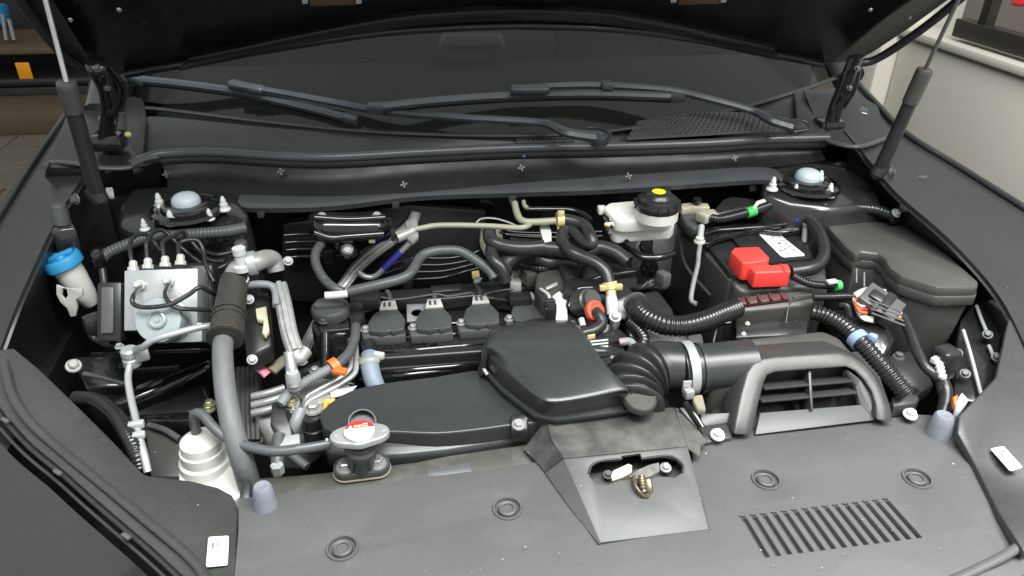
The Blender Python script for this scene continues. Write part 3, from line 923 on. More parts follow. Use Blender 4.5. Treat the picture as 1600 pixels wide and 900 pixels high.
def sticker(quad, parent, rows, name='sticker'):
    a, b, c, d = VL(quad)            # top-left, top-right, bottom-right, bottom-left
    up = (b - a).cross(d - a)
    up = -up.normalized() if up.z < 0 else up.normalized()

    def at(u, v, h):
        return a.lerp(b, u).lerp(d.lerp(c, u), v) + up * h
    o = []
    for u, v in ((0.06, 0), (0.94, 0), (1, 0.05), (1, 0.95), (0.94, 1), (0.06, 1), (0, 0.95), (0, 0.05)):
        o.append(at(u, v, 0.0012))
    s = slab(name, o, up * -0.0008, 'sticker', parent, bev=0)
    bm = bmesh.new()
    for (u0, u1, v0, v1) in rows:
        bm.faces.new([bm.verts.new(at(u, v, 0.0016)) for u, v in ((u0, v0), (u1, v0), (u1, v1), (u0, v1))])
    link('print', done(bm, 'print'), 'ink', s)
    return s


rc = thing('radiator_cover', 'wide grained black plastic cover over the radiator, in the foreground', 'cover', (0.25, 0.62, 0.8))
Z = 0.80
outline = [(372, 778, Z), (480, 768, Z), (640, 748, Z), (760, 733, Z), (862, 718, Z), (900, 712, Z), (1082, 690, Z), (1112, 676, Z), (1146, 676, Z), (1400, 646, Z), (1500, 650, Z), (1520, 680, Z)]
outl = VL(outline)
outl += [Vector((0.86, 0.66, Z)), Vector((0.84, 0.50, Z - 0.01)), Vector((0.72, 0.42, Z - 0.025)), Vector((0.25, 0.36, Z - 0.04)), Vector((-0.16, 0.42, Z - 0.03)), V((362, 960, Z - 0.006)), V((366, 900, Z - 0.002)), V((372, 830, Z))]
slots = []
nsl = 15
tl, tr = P(1162, 808, Z), P(1385, 781, Z)
bl_, br_ = P(1199, 870, Z), P(1437, 840, Z)
hw = (tr - tl).length / (nsl - 1) * 0.25
for i in range(nsl):
    u = i / (nsl - 1)
    t0, b0 = tl.lerp(tr, u), bl_.lerp(br_, u)
    slots.append([t0 + Vector((-hw, 0, 0)), t0 + Vector((hw, 0, 0)), b0 + Vector((hw, 0, 0)), b0 + Vector((-hw, 0, 0))])
clips = [(535, 857), (793, 795), (1197, 750), (1433, 748)]
chole = []
for c in clips:
    c0 = P(c[0], c[1], Z)
    chole.append([c0 + Vector((0.0185 * math.cos(a), 0.0185 * math.sin(a), 0)) for a in [2 * math.pi * k / 24 for k in range(24)]])
plate('cover_panel', outl, slots + chole, 0.012, 'cover', rc, bev=0.0012)
for i in range(nsl):
    u = i / (nsl - 1)
    t0, b0 = tl.lerp(tr, u), bl_.lerp(br_, u)
    # louvre blade in each slot, tilted, and the little lip at its head
    slab('louvre', [t0 + Vector((-hw, 0, -0.006)), t0 + Vector((hw, 0, -0.008)), b0 + Vector((hw, 0, -0.008)), b0 + Vector((-hw, 0, -0.006))], 0.002, 'cover', rc, bev=0)
    box('slot_lip', vadd(t0, -0.001, 0.001, 0.0015), (hw * 2.2, 0.0022, 0.003), 'cover', rc, bev=0.0006)
clipm = lathe_mesh('push_clip', [(0.0195, -0.010), (0.0195, -0.001), (0.0185, 0.0018), (0.0165, 0.0018), (0.0155, -0.003), (0.0120, -0.005), (0.0115, 0.0005), (0.0095, 0.0022), (0.0075, 0.0015), (0.007, -0.0008), (0.003, -0.0012), (0, -0.0010)], 32, 30)
for c in clips:
    link('push_clip', clipm, 'cover', rc, vadd(P(c[0], c[1], Z), 0, 0, 0.0005))
# raised rim along the front right edge, and the step down to the headlight
rim = [P(1470, 915, Z - 0.012), P(1530, 888, Z - 0.008), P(1580, 862, Z - 0.004), P(1640, 820, Z)]
tube('front_rim', rim, 0.006, 'cover', rc, n=6, flat=(1, 0.7))
hl = thing('headlight', 'smoky headlight edge in the lower right corner', 'headlight', P(1600, 900, 0.77))
sheet('lens', [off(rim, 0.004, -0.006, -0.012), off(rim, 0.035, -0.035, -0.02), off(rim, 0.07, -0.08, -0.07)], 'gloss2', hl, nu=5, nv=4, thick=0.004)
tube('lens_rim', off(rim, 0.022, -0.022, -0.010), 0.004, 'hosegrey', hl, n=6)

# side trims
lt = thing('left_side_trim', 'curved black plastic trim in the lower left, with a white sticker', 'trim', P(250, 800, 0.82))
lo = VL([(22, 543, 0.905), (62, 576, 0.885), (130, 642, 0.862), (180, 692, 0.845), (222, 738, 0.828), (232, 742, 0.826), (300, 750, 0.817), (340, 760, 0.812), (362, 772, 0.808), (371, 790, 0.806), (367, 900, 0.800), (362, 985, 0.795)])
lo += VL([(350, 985, 0.792), (290, 905, 0.797), (240, 858, 0.806), (190, 815, 0.816), (140, 772, 0.828), (100, 736, 0.838), (50, 695, 0.852), (10, 652, 0.868), (-40, 585, 0.895), (-10, 545, 0.905)])
plate('trim_panel', lo, [], 0.018, 'trim', lt, bev=0.004)
crease = VL([(4, 560, 0.908), (16, 610, 0.889), (45, 655, 0.873), (100, 705, 0.852), (165, 758, 0.836), (230, 812, 0.822), (300, 872, 0.809), (340, 930, 0.80)])
tube('moulded_crease', off(crease, 0, 0, -0.003), 0.0035, 'trim', lt, n=5, flat=(1.6, 0.7))
sticker([(326, 840, 0.8055), (358, 838, 0.8055), (356, 884, 0.803), (322, 887, 0.803)], lt, [(0.2, 0.3, 0.2, 0.42), (0.45, 0.52, 0.2, 0.35), (0.66, 0.72, 0.22, 0.28), (0.85, 0.87, 0.12, 0.35), (0.2, 0.85, 0.55, 0.56), (0.2, 0.5, 0.93, 0.94)])
seam = off([(-40, 596, 0.893), (10, 660, 0.866), (50, 702, 0.85), (100, 743, 0.836), (140, 779, 0.826), (190, 822, 0.814), (240, 865, 0.804), (290, 912, 0.795), (340, 965, 0.79)], 0, 0, -0.002)
tube('weather_strip', seam, 0.003, 'rubber', lt, n=5, seg=10)
tube('trim_edge_strip', off(seam, -0.007, -0.005, -0.003), 0.0022, 'cowl', lt, n=5, seg=10)
for (a, b, zz) in ((8, 657, 0.87), (90, 738, 0.845), (197, 838, 0.818)):
    box('edge_clip', P(a, b, zz), (0.014, 0.006, 0.005), 'coillow', lt, -38, bev=0.002)
fpts = off(seam, -0.016, -0.010, -0.006)
sheet('left_fender_front', [fpts, off(fpts, -0.05, -0.05, -0.008), off(fpts, -0.14, -0.16, -0.06), off(fpts, -0.22, -0.24, -0.18)], 'paint', car, nu=5, nv=4, thick=0.004)

rt = thing('right_side_trim', 'black plastic trim at the right edge, with a white sticker', 'trim', P(1560, 700, 0.82))
ro = VL([(1498, 648, 0.838), (1556, 588, 0.868), (1574, 505, 0.898), (1597, 412, 0.93), (1645, 375, 0.945)])
ro += [Vector((1.02, 0.82, 0.90)), Vector((0.96, 0.66, 0.84)), Vector((0.88, 0.55, 0.803))] + VL([(1600, 862, 0.805), (1560, 800, 0.805), (1520, 720, 0.808), (1496, 676, 0.826)])
plate('trim_panel', ro, [], 0.016, 'trim', rt, bev=0.004)
sticker([(1547, 702, 0.8205), (1568, 698, 0.823), (1598, 731, 0.820), (1578, 737, 0.8165)], rt, [(0.25, 0.75, 0.18, 0.24), (0.3, 0.6, 0.3, 0.35), (0.2, 0.8, 0.5, 0.52)])

# rubber hood stops
for k, (px, py, zz, lab) in enumerate(((415, 789, Z, 'grey rubber hood stop on the left of the radiator cover'), (1467, 676, Z + 0.002, 'grey rubber hood stop by the orange and white plug'))):
    q = P(px, py, zz)
    r_ = M(19, q)
    s = lathe('hood_stop', q, (0, 0.05, 1), [(r_ * 1.02, -0.004), (r_, 0.002), (r_ * 0.84, 0.018), (r_ * 0.74, 0.029), (r_ * 0.6, 0.032), (r_ * 0.2, 0.0315), (0, 0.030)], 'stopper')
    tag(s, lab, 'rubber stop', 'rubber hood stops')

# dusty radiator support strip between cover and engine
rs = thing('radiator_support', 'dusty dark steel radiator support bar behind the radiator cover', 'support bar', P(620, 730, 0.78))
slab('support_bar', [(388, 748, 0.795), (470, 742, 0.795), (540, 735, 0.795), (650, 722, 0.795), (700, 712, 0.797), (850, 690, 0.80), (862, 720, 0.795), (760, 737, 0.79), (640, 752, 0.79), (480, 772, 0.79), (388, 782, 0.79)], 0.05, 'support', rs, bev=0.002)
slab('upright_flange', [(374, 750, 0.81), (392, 748, 0.81), (392, 790, 0.795), (374, 796, 0.795)], 0.06, 'plastic', rs, bev=0.003)
slab('wiped_patch', [(665, 733, 0.7965), (735, 722, 0.7975), (738, 738, 0.7935), (668, 745, 0.7925)], 0.003, 'hosegrey', rs, bev=0.001)

# raised latch shroud
ls = thing('latch_shroud', 'raised black shroud with two oval openings around the hood latch', 'shroud', P(980, 760, 0.80))
T = 0.834
topf = [(853, 655, T), (905, 648, T), (980, 640, T), (1053, 636, T), (1064, 665, T), (1074, 697, T - 0.002), (1000, 704, T - 0.002), (930, 711, T - 0.002), (881, 716, T - 0.002), (862, 688, T)]
slab('dusty_top', topf, 0.006, 'dusty', ls, bev=0.0015)
sheet('left_flank', [[(853, 656, T - 0.002), (864, 690, T - 0.002), (880, 716, T - 0.003)], [(818, 702, 0.803), (838, 722, 0.803), (852, 738, 0.803)]], 'dusty', ls, nu=4, nv=4, thick=0.003)
slab('right_flap', [(1054, 636, T - 0.001), (1066, 640, T - 0.001), (1106, 690, 0.815), (1095, 696, 0.818), (1094, 713, 0.812), (1075, 700, T - 0.004)], 0.003, 'dusty', ls, bev=0.0008)
fa, fb, fc, fd = V((881, 717, T - 0.003)), V((1074, 698, T - 0.003)), P(1108, 827, 0.8008), P(938, 848, 0.8008)
fn = (fb - fa).cross(fd - fa).normalized()


def F(px, py, h=0.0):
    return PP(px, py, fa + fn * h * (1 if fn.z > 0 else -1), fn)


def oval(x0, x1, yc0, yc1, r):
    """stadium between two ends in photograph pixels, on the shroud's face"""
    out = []
    for k in range(9):
        a = math.pi / 2 + math.pi * k / 8
        out.append((x0 + r * math.cos(a), yc0 - r * 0.62 * math.sin(a)))
    for k in range(9):
        a = -math.pi / 2 + math.pi * k / 8
        out.append((x1 + r * math.cos(a), yc1 - r * 0.62 * math.sin(a)))
    return out[::-1]


h1 = [F(*q) for q in ((925, 726), (940, 719), (970, 717), (972, 712), (1000, 708), (1003, 716), (1040, 712), (1056, 716), (1066, 726), (1066, 738), (1054, 746), (1030, 744), (1018, 748), (1020, 768), (1012, 779), (1002, 778), (992, 764), (984, 750), (968, 750), (950, 757), (932, 756), (921, 744))]
plate('shroud_face', [fa, fb, F(1091, 762), fc, fd], [h1], fn * (-0.006 if fn.z > 0 else 0.006), 'cover', ls, bev=0.0012)
sheet('left_bevel', [[fa, fa.lerp(fd, 0.5), fd], [V((852, 739, 0.803)), V((892, 795, 0.802)), V((936, 850, 0.7995))]], 'cover', ls, nu=4, nv=4, thick=0.003)
sheet('right_bevel', [[fb, F(1091, 762), fc], [vadd(fb, 0.010, 0, -0.043), vadd(F(1091, 762), 0.008, 0, -0.02), vadd(fc, 0.004, 0, -0.004)]], 'cover', ls, nu=4, nv=4, thick=0.003)
rimp = [F(q[0], q[1], 0.001) for q in ((920, 740), (925, 727), (940, 720), (972, 717))]
tube('opening_lip', rimp, 0.0016, 'cowl', ls, n=5, seg=8)
tube('opening_lip', [F(q[0], q[1], 0.001) for q in ((1002, 717), (1040, 712), (1056, 716), (1067, 727), (1066, 738))], 0.0016, 'cowl', ls, n=5, seg=8)
slab('latch_pocket', [F(q[0], q[1], -0.030) for q in ((905, 705), (1080, 690), (1090, 790), (930, 800))], 0.004, 'plastic', ls, bev=0)
bolt(P(958, 646, T), 0.006, 'steel', ls, name='shroud_bolt')
la = thing('hood_latch', 'worn metal hood latch with ivory lever inside the shroud', 'latch', F(1000, 750, -0.02))
slab('lever_tab', [F(955, 743, 0.004), F(958, 735, 0.004), F(982, 724, 0.006), F(988, 727, 0.006), F(987, 738, 0.004), F(972, 746, 0.002), F(957, 751, 0.002)], fn * (-0.005 if fn.z > 0 else 0.005), 'ivory', la, bev=0.001)
slab('latch_plate', [F(981, 745, -0.004), F(998, 733, 0.006), F(1014, 726, 0.012), F(1030, 722, 0.012), F(1031, 736, 0.004), F(1018, 744, 0.0), F(1000, 749, -0.002)], fn * (-0.004 if fn.z > 0 else 0.004), 'latchgrey', la, bev=0.001)
tube('latch_hook', [F(990, 746, 0.002), F(992, 760, 0.004), F(1000, 772, 0.002), F(1009, 776, -0.004), F(1013, 766, -0.006), F(1010, 750, -0.004)], 0.004, 'rust', la, n=6, flat=(0.7, 1.6))
tube('latch_spring', [F(1002, 744, -0.002), F(1004, 760, 0.0), F(1006, 770, -0.004)], 0.005, 'rust', la, n=6, corr=(0.004, 0.0015))
bolt(F(1040, 731, -0.014), 0.008, 'steel', la, fn if fn.z > 0 else -fn, 'latch_bolt')
bolt(F(950, 742, -0.018), 0.007, 'coillow', la, fn if fn.z > 0 else -fn, 'latch_bolt')

# radiator cap
q = P(562, 676, 0.874)
rcap = thing('radiator_filler', 'silver two-eared radiator cap with a red and white warning label', 'radiator cap', vadd(q, 0, 0, -0.06))
ex = (P(606, 664, 0.874) - P(518, 674, 0.874)).normalized()
ey = Vector((-ex.y, ex.x, 0))
lp = []
for k in range(48):
    a = 2 * math.pi * k / 48
    c, s = math.cos(a), math.sin(a)
    r = 0.0215 + 0.016 * abs(c) ** 5
    lp.append(q + ex * (r * c) + ey * (r * s * (1.0 - 0.0 * abs(c))))
slab('cap_body', lp, 0.010, 'steel', rcap, bev=0.0022, seg=3)
lathe('cap_dome', vadd(q, 0, 0, -0.001), (0, 0, 1), [(0.0200, 0), (0.0196, 0.0025), (0.0185, 0.0034), (0.0, 0.0036)], 'steel', rcap, seg=40)


def halfdisc(y0, y1, R_, h):
    o = []
    n = 20
    a0, a1 = math.asin(y0 / R_), math.asin(y1 / R_)
    for k in range(n + 1):
        a = a0 + (a1 - a0) * k / n
        o.append(q + ex * (R_ * math.cos(a)) + ey * (R_ * math.sin(a)) + Vector((0, 0, h)))
    for k in range(n + 1):
        a = a1 + (a0 - a1) * k / n
        o.append(q - ex * (R_ * math.cos(a)) + ey * (R_ * math.sin(a)) + Vector((0, 0, h)))
    return o


slab('white_label', halfdisc(-0.0190, 0.0045, 0.0192, 0.0042), 0.001, 'sticker', rcap, bev=0)
slab('red_label', halfdisc(0.0045, 0.0190, 0.0192, 0.0042), 0.001, 'redlabel', rcap, bev=0)
slab('warning_triangle', [q + ex * -0.014 + ey * 0.0052 + Vector((0, 0, 0.0046)), q + ex * -0.0085 + ey * 0.0052 + Vector((0, 0, 0.0046)), q + ex * -0.011 + ey * 0.0105 + Vector((0, 0, 0.0046))], 0.0003, 'sticker', rcap, bev=0)
for (u0, u1, v0, v1) in ((-0.007, 0.002, 0.0060, 0.0076), (-0.007, 0.0105, 0.0084, 0.0098), (0.004, 0.0105, 0.0056, 0.0120)):
    slab('label_print', [q + ex * a + ey * b + Vector((0, 0, 0.0046)) for a, b in ((u0, v0), (u1, v0), (u1, v1), (u0, v1))], 0.0003, 'ivory', rcap, bev=0)
for s in (-1, 1):
    box('ear_mark', q + ex * (s * 0.030) + Vector((0, 0, 0.0005)), (0.006, 0.004, 0.0015), 'alublock', rcap, bev=0.0005)
e1, e2 = P(540, 733, 0.806), P(590, 727, 0.806)
ctr = (e1 + e2) / 2
dx = (e2 - e1).normalized()
dy = Vector((-dx.y, dx.x, 0))
for nm, hh, gr, m_, th in (('flange', 0.002, 0.0, 'coil', 0.010), ('gasket', -0.008, 0.0015, 'tan', 0.003)):
    o = []
    for k in range(32):
        a = 2 * math.pi * k / 32
        c, s = math.cos(a), math.sin(a)
        o.append(ctr + dx * (math.copysign(0.021, c) + (0.016 + gr) * c) + dy * ((0.018 + gr) * s + 0.004) + Vector((0, 0, hh)))
    slab(nm, o, th, m_, rcap, bev=0.001)
nb = ctr + Vector((0, 0.008, -0.006))
nax = (q + Vector((0, 0, -0.012)) - nb)
nl = nax.length
lathe('filler_neck', nb, nax, [(0.0225, 0), (0.021, nl * 0.15), (0.0185, nl * 0.35), (0.0180, nl * 0.62), (0.0215, nl * 0.68), (0.0215, nl * 0.8), (0.018, nl * 0.86), (0.018, nl)], 'coil', rcap, seg=32)
nd = nax.normalized()
for s_ in (-0.5, 0.5):
    b0 = nb + dx * (0.022 * s_)
    slab('neck_rib', [b0 + Vector((-0.0018, -0.021, 0.010)), b0 + Vector((0.0018, -0.021, 0.010)), b0 + nd * (nl * 0.6) + Vector((0.0018, -0.018, 0)), b0 + nd * (nl * 0.6) + Vector((-0.0018, -0.018, 0))], (0, 0.012, 0), 'coil', rcap, bev=0.0008)
for e in (e1, e2):
    bolt(vadd(e, 0, 0, 0.003), M(15, e), 'steel', rcap, name='flange_bolt')
tube('overflow_nipple', [(552, 692, 0.846), (528, 694, 0.846)], 0.0036, 'steel', rcap, n=3)
bl2 = lathe('hose_stub', P(566, 662, 0.86), (0.1, -0.45, 0.9), [(0.020, -0.02), (0.020, 0.004), (0.0185, 0.006), (0.0165, 0.006), (0.016, -0.004), (0, -0.004)], 'rubber', None)
tag(bl2, 'round black hose mouth just behind the radiator cap', 'hose')

# white overflow tank with its hose
tk = thing('coolant_tank', 'milky white coolant overflow tank at the lower left', 'tank', P(320, 745, 0.74))
c0 = P(314, 690, 0.825)
lathe('tank_neck', vadd(c0, 0, 0, -0.035), (0.0, 0, 1), [(0.037, -0.03), (0.035, 0.0), (0.034, 0.006), (0.0305, 0.009), (0.030, 0.024), (0.0275, 0.0255), (0.0265, 0.038), (0.019, 0.044), (0.010, 0.046), (0, 0.046)], 'whitepl', tk, seg=28)
slab('tank_body', sm([(282, 722, 0.792), (315, 716, 0.795), (352, 722, 0.792), (372, 738, 0.785), (378, 775, 0.775), (330, 785, 0.775), (284, 765, 0.780)], 3), 0.16, 'whitepl', tk, bev=0.010, seg=3)
oh = thing('overflow_hose', 'thin grey hose from the radiator cap to the white tank', 'hose', P(430, 706, 0.84))
tube('hose', [(307, 676, 0.835), (303, 655, 0.862), (306, 646, 0.872), (318, 650, 0.872), (338, 672, 0.862), (370, 692, 0.85), (425, 705, 0.846), (480, 700, 0.846), (516, 694, 0.846)], 0.0068, 'hosegrey', oh, n=8, rp=8)
box('hose_clip', P(511, 688, 0.853), (0.004, 0.004, 0.006), 'whitenut', oh)


def hose_print(parent, pts, r, u0, u1, n, m='hoselight'):
    """worn row of printed marks along the top of a hose"""
    ln_ = cr(VL(pts), 12)
    bm = bmesh.new()
    rg_ = random.Random(len(pts) * 7 + n)
    for k in range(n):
        u = u0 + (u1 - u0) * (k + rg_.uniform(-0.2, 0.2)) / n
        i = min(len(ln_) - 2, max(0, int(u * (len(ln_) - 1))))
        p = ln_[i].lerp(ln_[i + 1], u * (len(ln_) - 1) - i)
        t_ = (ln_[i + 1] - ln_[i]).normalized()
        nr = (CAM + Vector((0, 0, 0.8)) - p)
        nr = (nr - t_ * nr.dot(t_)).normalized()
        sd = t_.cross(nr)
        c = p + nr * (r + 0.0003)
        a, b = 0.0009 * rg_.uniform(0.6, 1.5), 0.0011
        bm.faces.new([bm.verts.new(c + t_ * x + sd * y) for x, y in ((-a, -b), (a, -b), (a, b), (-a, b))])
    return link('printed_marks', done(bm, 'printed_marks'), m, parent)


hose_print(oh, [(425, 705, 0.846), (480, 700, 0.846), (516, 694, 0.846)], M(8, P(425, 705, 0.846)), 0.35, 0.95, 16)
# litter blown onto the cover: grains and flakes
rd = random.Random(11)
bm = bmesh.new()
for k in range(30):
    px, py = rd.uniform(380, 1500), rd.uniform(700, 895)
    if 830 < px < 1120 and py < 860 or py < 790 - (px - 380) * 0.09 + 12 or (1140 < px < 1400 and py < 700):
        continue
    c = P(px, py, Z + 0.0009)
    s_ = rd.uniform(0.0004, 0.0009) * (2.2 if rd.random() < 0.07 else 1)
    an = rd.uniform(0, 6.28)
    el = rd.uniform(1, 2.4)
    vs_ = []
    for j in range(5):
        a = an + 2 * math.pi * j / 5
        x, y = s_ * math.cos(a) * el, s_ * math.sin(a) * rd.uniform(0.6, 1.1)
        vs_.append(bm.verts.new(c + Vector((x, y, rd.uniform(0, 0.0004)))))
    top_ = bm.verts.new(c + Vector((0, 0, s_ * 0.6)))
    for j in range(5):
        bm.faces.new((vs_[j], vs_[(j + 1) % 5], top_))
lit = link('dust_flakes', done(bm, 'dust_flakes'), 'dustbit')
tag(lit, 'pale dust grains and flakes scattered on the radiator cover', 'dust', kind='stuff')

# ================================================================== LEFT SIDE OF THE BAY
def stud_nut(p, parent, s=1.0, m='whitenut', axis=(0, 0, 1)):
    return link('capped_nut', _nutm, m, parent, p, zrot(axis), s)


_nutm = lathe_mesh('capped_nut', [(0.0115, 0), (0.0118, 0.002), (0.010, 0.0045), (0.0075, 0.006), (0.0072, 0.013), (0.0052, 0.0145), (0.005, 0.021), (0.0036, 0.0235), (0.0025, 0.027), (0, 0.028)], 18, 35)


def tower(side, topo, cap, nuts, extra):
    c = V(cap)
    t = slab('%s_strut_tower' % side, topo, 0.20, 'gloss2', car, bev=0.012, seg=3, taper=1.12)
    lathe('bearing_ring', vadd(c, 0, 0, -0.014), (0, 0, 1), [(0.062, -0.006), (0.060, 0.0), (0.052, 0.004), (0.050, 0.0), (0.044, 0.0), (0.042, 0.006), (0.034, 0.008), (0.026, 0.008)], 'gloss', t, seg=36)
    lathe('strut_cap', vadd(c, 0, 0, -0.008), (0, 0, 1), [(0.0235, 0), (0.0238, 0.006), (0.022, 0.012), (0.017, 0.017), (0.009, 0.0195), (0, 0.020)], 'capblue', t, seg=28)
    for n in nuts:
        stud_nut(vadd(V(n), 0, 0, -0.012), t, 0.92)
    for n in extra:
        stud_nut(vadd(V(n), 0, 0, -0.008), t, 0.72)
    return t


tL = tower('left', [(205, 292, 0.99), (290, 286, 0.99), (372, 298, 0.985), (388, 332, 0.975), (378, 352, 0.965), (300, 366, 0.955), (225, 372, 0.955), (182, 352, 0.965), (185, 318, 0.98)], (290, 312, 1.0),
           [(248, 313, 0.996), (349, 318, 0.994), (266, 340, 0.987)], [(327, 336, 0.985), (225, 352, 0.972)])
tR = tower('right', [(1196, 262, 0.995), (1262, 250, 0.995), (1330, 262, 0.99), (1372, 290, 0.975), (1380, 322, 0.96), (1300, 326, 0.965), (1235, 318, 0.97), (1192, 300, 0.98)], (1263, 274, 1.0),
           [(1208, 287, 0.994), (1282, 277, 0.999), (1297, 297, 0.988)], [(1243, 297, 0.985)])
# wire loom lying along the left tower
lm_ = thing('loom_sleeve', 'grey taped wiring loom in front of the left strut tower', 'wiring loom', P(300, 370, 0.95))
tube('loom', [(158, 405, 0.93), (170, 395, 0.935), (200, 382, 0.945), (240, 370, 0.955), (300, 366, 0.962), (350, 362, 0.965), (384, 356, 0.965)], 0.010, 'hosegrey', lm_, n=7, corr=(0.006, 0.0008))
box('loom_clip', (153, 402, 0.935), (0.02, 0.03, 0.03), 'gloss', lm_, 20, bev=0.006)

# left hood-side buffer on its bracket
bf = thing('rubber_buffer', 'dark rubber buffer on the left fender apron', 'buffer', P(98, 350, 0.99))
lathe('buffer', P(96, 340, 1.0), (0.05, 0.1, 1), [(0.013, -0.01), (0.0125, 0.008), (0.0105, 0.020), (0.0085, 0.022), (0, 0.022)], 'hosegrey', bf)
slab('bracket', [(75, 350, 0.992), (112, 346, 0.992), (118, 356, 0.988), (78, 362, 0.988)], 0.045, 'gloss2', bf, bev=0.003)
bf2 = thing('rubber_buffer', 'dark rubber buffer on the right fender apron', 'buffer', P(1435, 300, 0.98))
lathe('buffer', P(1436, 290, 0.99), (-0.05, 0.1, 1), [(0.011, -0.03), (0.0125, 0.0), (0.0115, 0.014), (0.012, 0.018), (0, 0.019)], 'hosegrey', bf2)

# washer filler
wf = thing('washer_filler', 'white washer filler neck with a bright blue cap', 'filler neck', P(112, 470, 0.86))
ax = Vector((-0.28, 0.0, 1)).normalized()
q = P(96, 406, 0.945)
r_ = M(29, q)
lathe('blue_cap', q, ax, [(r_ * 0.95, -0.012), (r_, -0.010), (r_, 0.002), (r_ * 0.94, 0.006), (r_ * 0.86, 0.007), (r_ * 0.82, 0.004), (r_ * 0.3, 0.004), (r_ * 0.25, 0.008), (0, 0.009)], 'blue', wf, seg=30)
box('cap_grip', q + ax * 0.008, (r_ * 1.5, r_ * 0.3, 0.008), 'blue', wf, frame((1, 0.3, 0), ax), bev=0.002)
lathe('neck', q - ax * 0.012, -ax, [(r_ * 0.74, 0), (r_ * 0.72, 0.02), (r_ * 0.60, 0.055), (r_ * 0.45, 0.072), (r_ * 0.38, 0.076)], 'whitepl', wf, seg=26)
def stay(pts, holes, m, parent, name='neck_stay'):
    return plate(name, pts, holes, (0.0, 0.005, -0.002), m, parent, bev=0.0008)


yy = 1.085
stay([P(a, b, y=yy) for a, b in ((88, 445), (100, 450), (128, 452), (129, 462), (118, 468), (121, 480), (118, 494), (110, 495), (105, 482), (94, 472), (88, 460))],
     [[P(a, b, y=yy) for a, b in ((97, 450), (104, 451), (106, 462), (101, 468), (96, 462))]], 'whitepl', wf)

# hydraulic unit: block, motor, controller, pipes
ab = thing('brake_hydraulic_unit', 'silver brake hydraulic block with round grey motor and bent pipes', 'hydraulic unit', P(250, 540, 0.80))
O0, U_, = P(247, 470, 0.92), None
bx_ = Vector((1, -0.06, 0)).normalized()
bn = Vector((-0.05, -0.82, 0.58)).normalized()          # face towards the viewer
bn = (bn - bx_ * bn.dot(bx_)).normalized()
bu = bn.cross(bx_).normalized()
if bu.z < 0:
    bu = -bu
RB_ = Matrix((bx_, bu, bn)).transposed().to_quaternion()


def AB(u, v, w_):
    return O0 + bx_ * u + bu * v + bn * w_


def lu(px, py, w_=0.0):
    """block-plane point under a photograph spot"""
    return PP(px, py, O0 + bn * w_, bn)


link('valve_block', boxm('valve_block', (0.108, 0.092, 0.052), 0.002), 'alublock', ab, AB(0.004, 0.002, -0.026), RB_)
link('controller_case', boxm('controller_case', (0.128, 0.118, 0.05), 0.008, 3), 'plastic', ab, AB(0.0, 0.006, -0.080), RB_)
link('controller_plug', boxm('controller_plug', (0.036, 0.090, 0.06), 0.004), 'plastic', ab, AB(-0.072, -0.014, -0.030), RB_)
link('plug_latch', boxm('plug_latch', (0.018, 0.070, 0.008), 0.002), 'coillow', ab, AB(-0.072, -0.012, 0.002), RB_)
mc = lu(247, 500, 0.045)
rm = M(37, mc)
mo = lathe('pump_motor', lu(250, 486, 0.0), bn, [(rm * 1.02, 0), (rm * 1.02, 0.006), (rm * 0.97, 0.008), (rm * 0.97, 0.012)], 'connect', ab, seg=40)
lathe('motor_can', mc, bn, [(rm * 0.97, -0.038), (rm * 0.98, -0.004), (rm * 0.93, 0.0), (rm * 0.40, 0.001), (rm * 0.36, 0.006), (rm * 0.30, 0.007), (rm * 0.26, 0.003), (rm * 0.12, 0.003), (rm * 0.10, 0.005), (0, 0.005)], 'motor', ab, seg=40)
link('mounting_wedge', boxm('mounting_wedge', (0.05, 0.03, 0.04), 0.003), 'alublock', ab, AB(0.040, -0.050, -0.02), RB_)
nutp = lathe_mesh('pipe_nut', [(0.0085, 0), (0.0085, 0.006), (0.0062, 0.007), (0.0062, 0.014), (0.004, 0.017)], 8, 30)
tops = [(208, 420), (231, 416), (258, 413), (282, 410)]
runs = [[(207, 418, 0), (204, 395, .1), (203, 380, .3), (212, 368, .6), (226, 366, .8), (240, 378, 1), (252, 392, 1)],
        [(231, 414, 0), (229, 390, .1), (230, 376, .2), (242, 362, .6), (258, 362, .9), (285, 388, 1), (316, 412, 1), (338, 418, 1)],
        [(257, 411, 0), (255, 390, .1), (255, 378, .2), (272, 368, .5), (285, 362, .8), (298, 376, 1), (326, 405, 1), (350, 408, 1)],
        [(281, 408, 0), (279, 395, .1), (281, 380, .3), (295, 375, .4), (310, 377, .5), (318, 392, .5), (320, 408, .4), (328, 428, .3), (334, 440, .3)]]
for k, (tp, rn) in enumerate(zip(tops, runs)):
    link('pipe_nut', nutp, 'whiteclip', ab, lu(tp[0], tp[1] + 4, -0.026), zrot(bu))
    tube('brake_pipe', [lu(a, b, -0.026 - c * 0.06) for a, b, c in rn], 0.0034, 'rubber', ab, n=7, seg=10)
for k, (tp, rn) in enumerate((((220, 446), [(220, 446, 0.002), (216, 452, 0.02), (208, 464, 0.055), (208, 474, 0.06), (222, 480, 0.062), (248, 479, 0.062), (270, 474, 0.06), (295, 460, 0.055), (312, 449, 0.05), (328, 456, 0.03), (340, 462, 0.0)]),
                              ((265, 440), [(265, 440, 0.002), (262, 448, 0.02), (258, 460, 0.045), (264, 472, 0.056), (276, 481, 0.056), (292, 483, 0.05), (320, 484, 0.03), (340, 486, 0.01)]))):
    link('pipe_nut', nutp, 'connect', ab, lu(tp[0], tp[1], 0.0), zrot(bn))
    tube('brake_pipe', [lu(a, b, c) for a, b, c in rn], 0.0034, 'rubber', ab, n=7, seg=10)
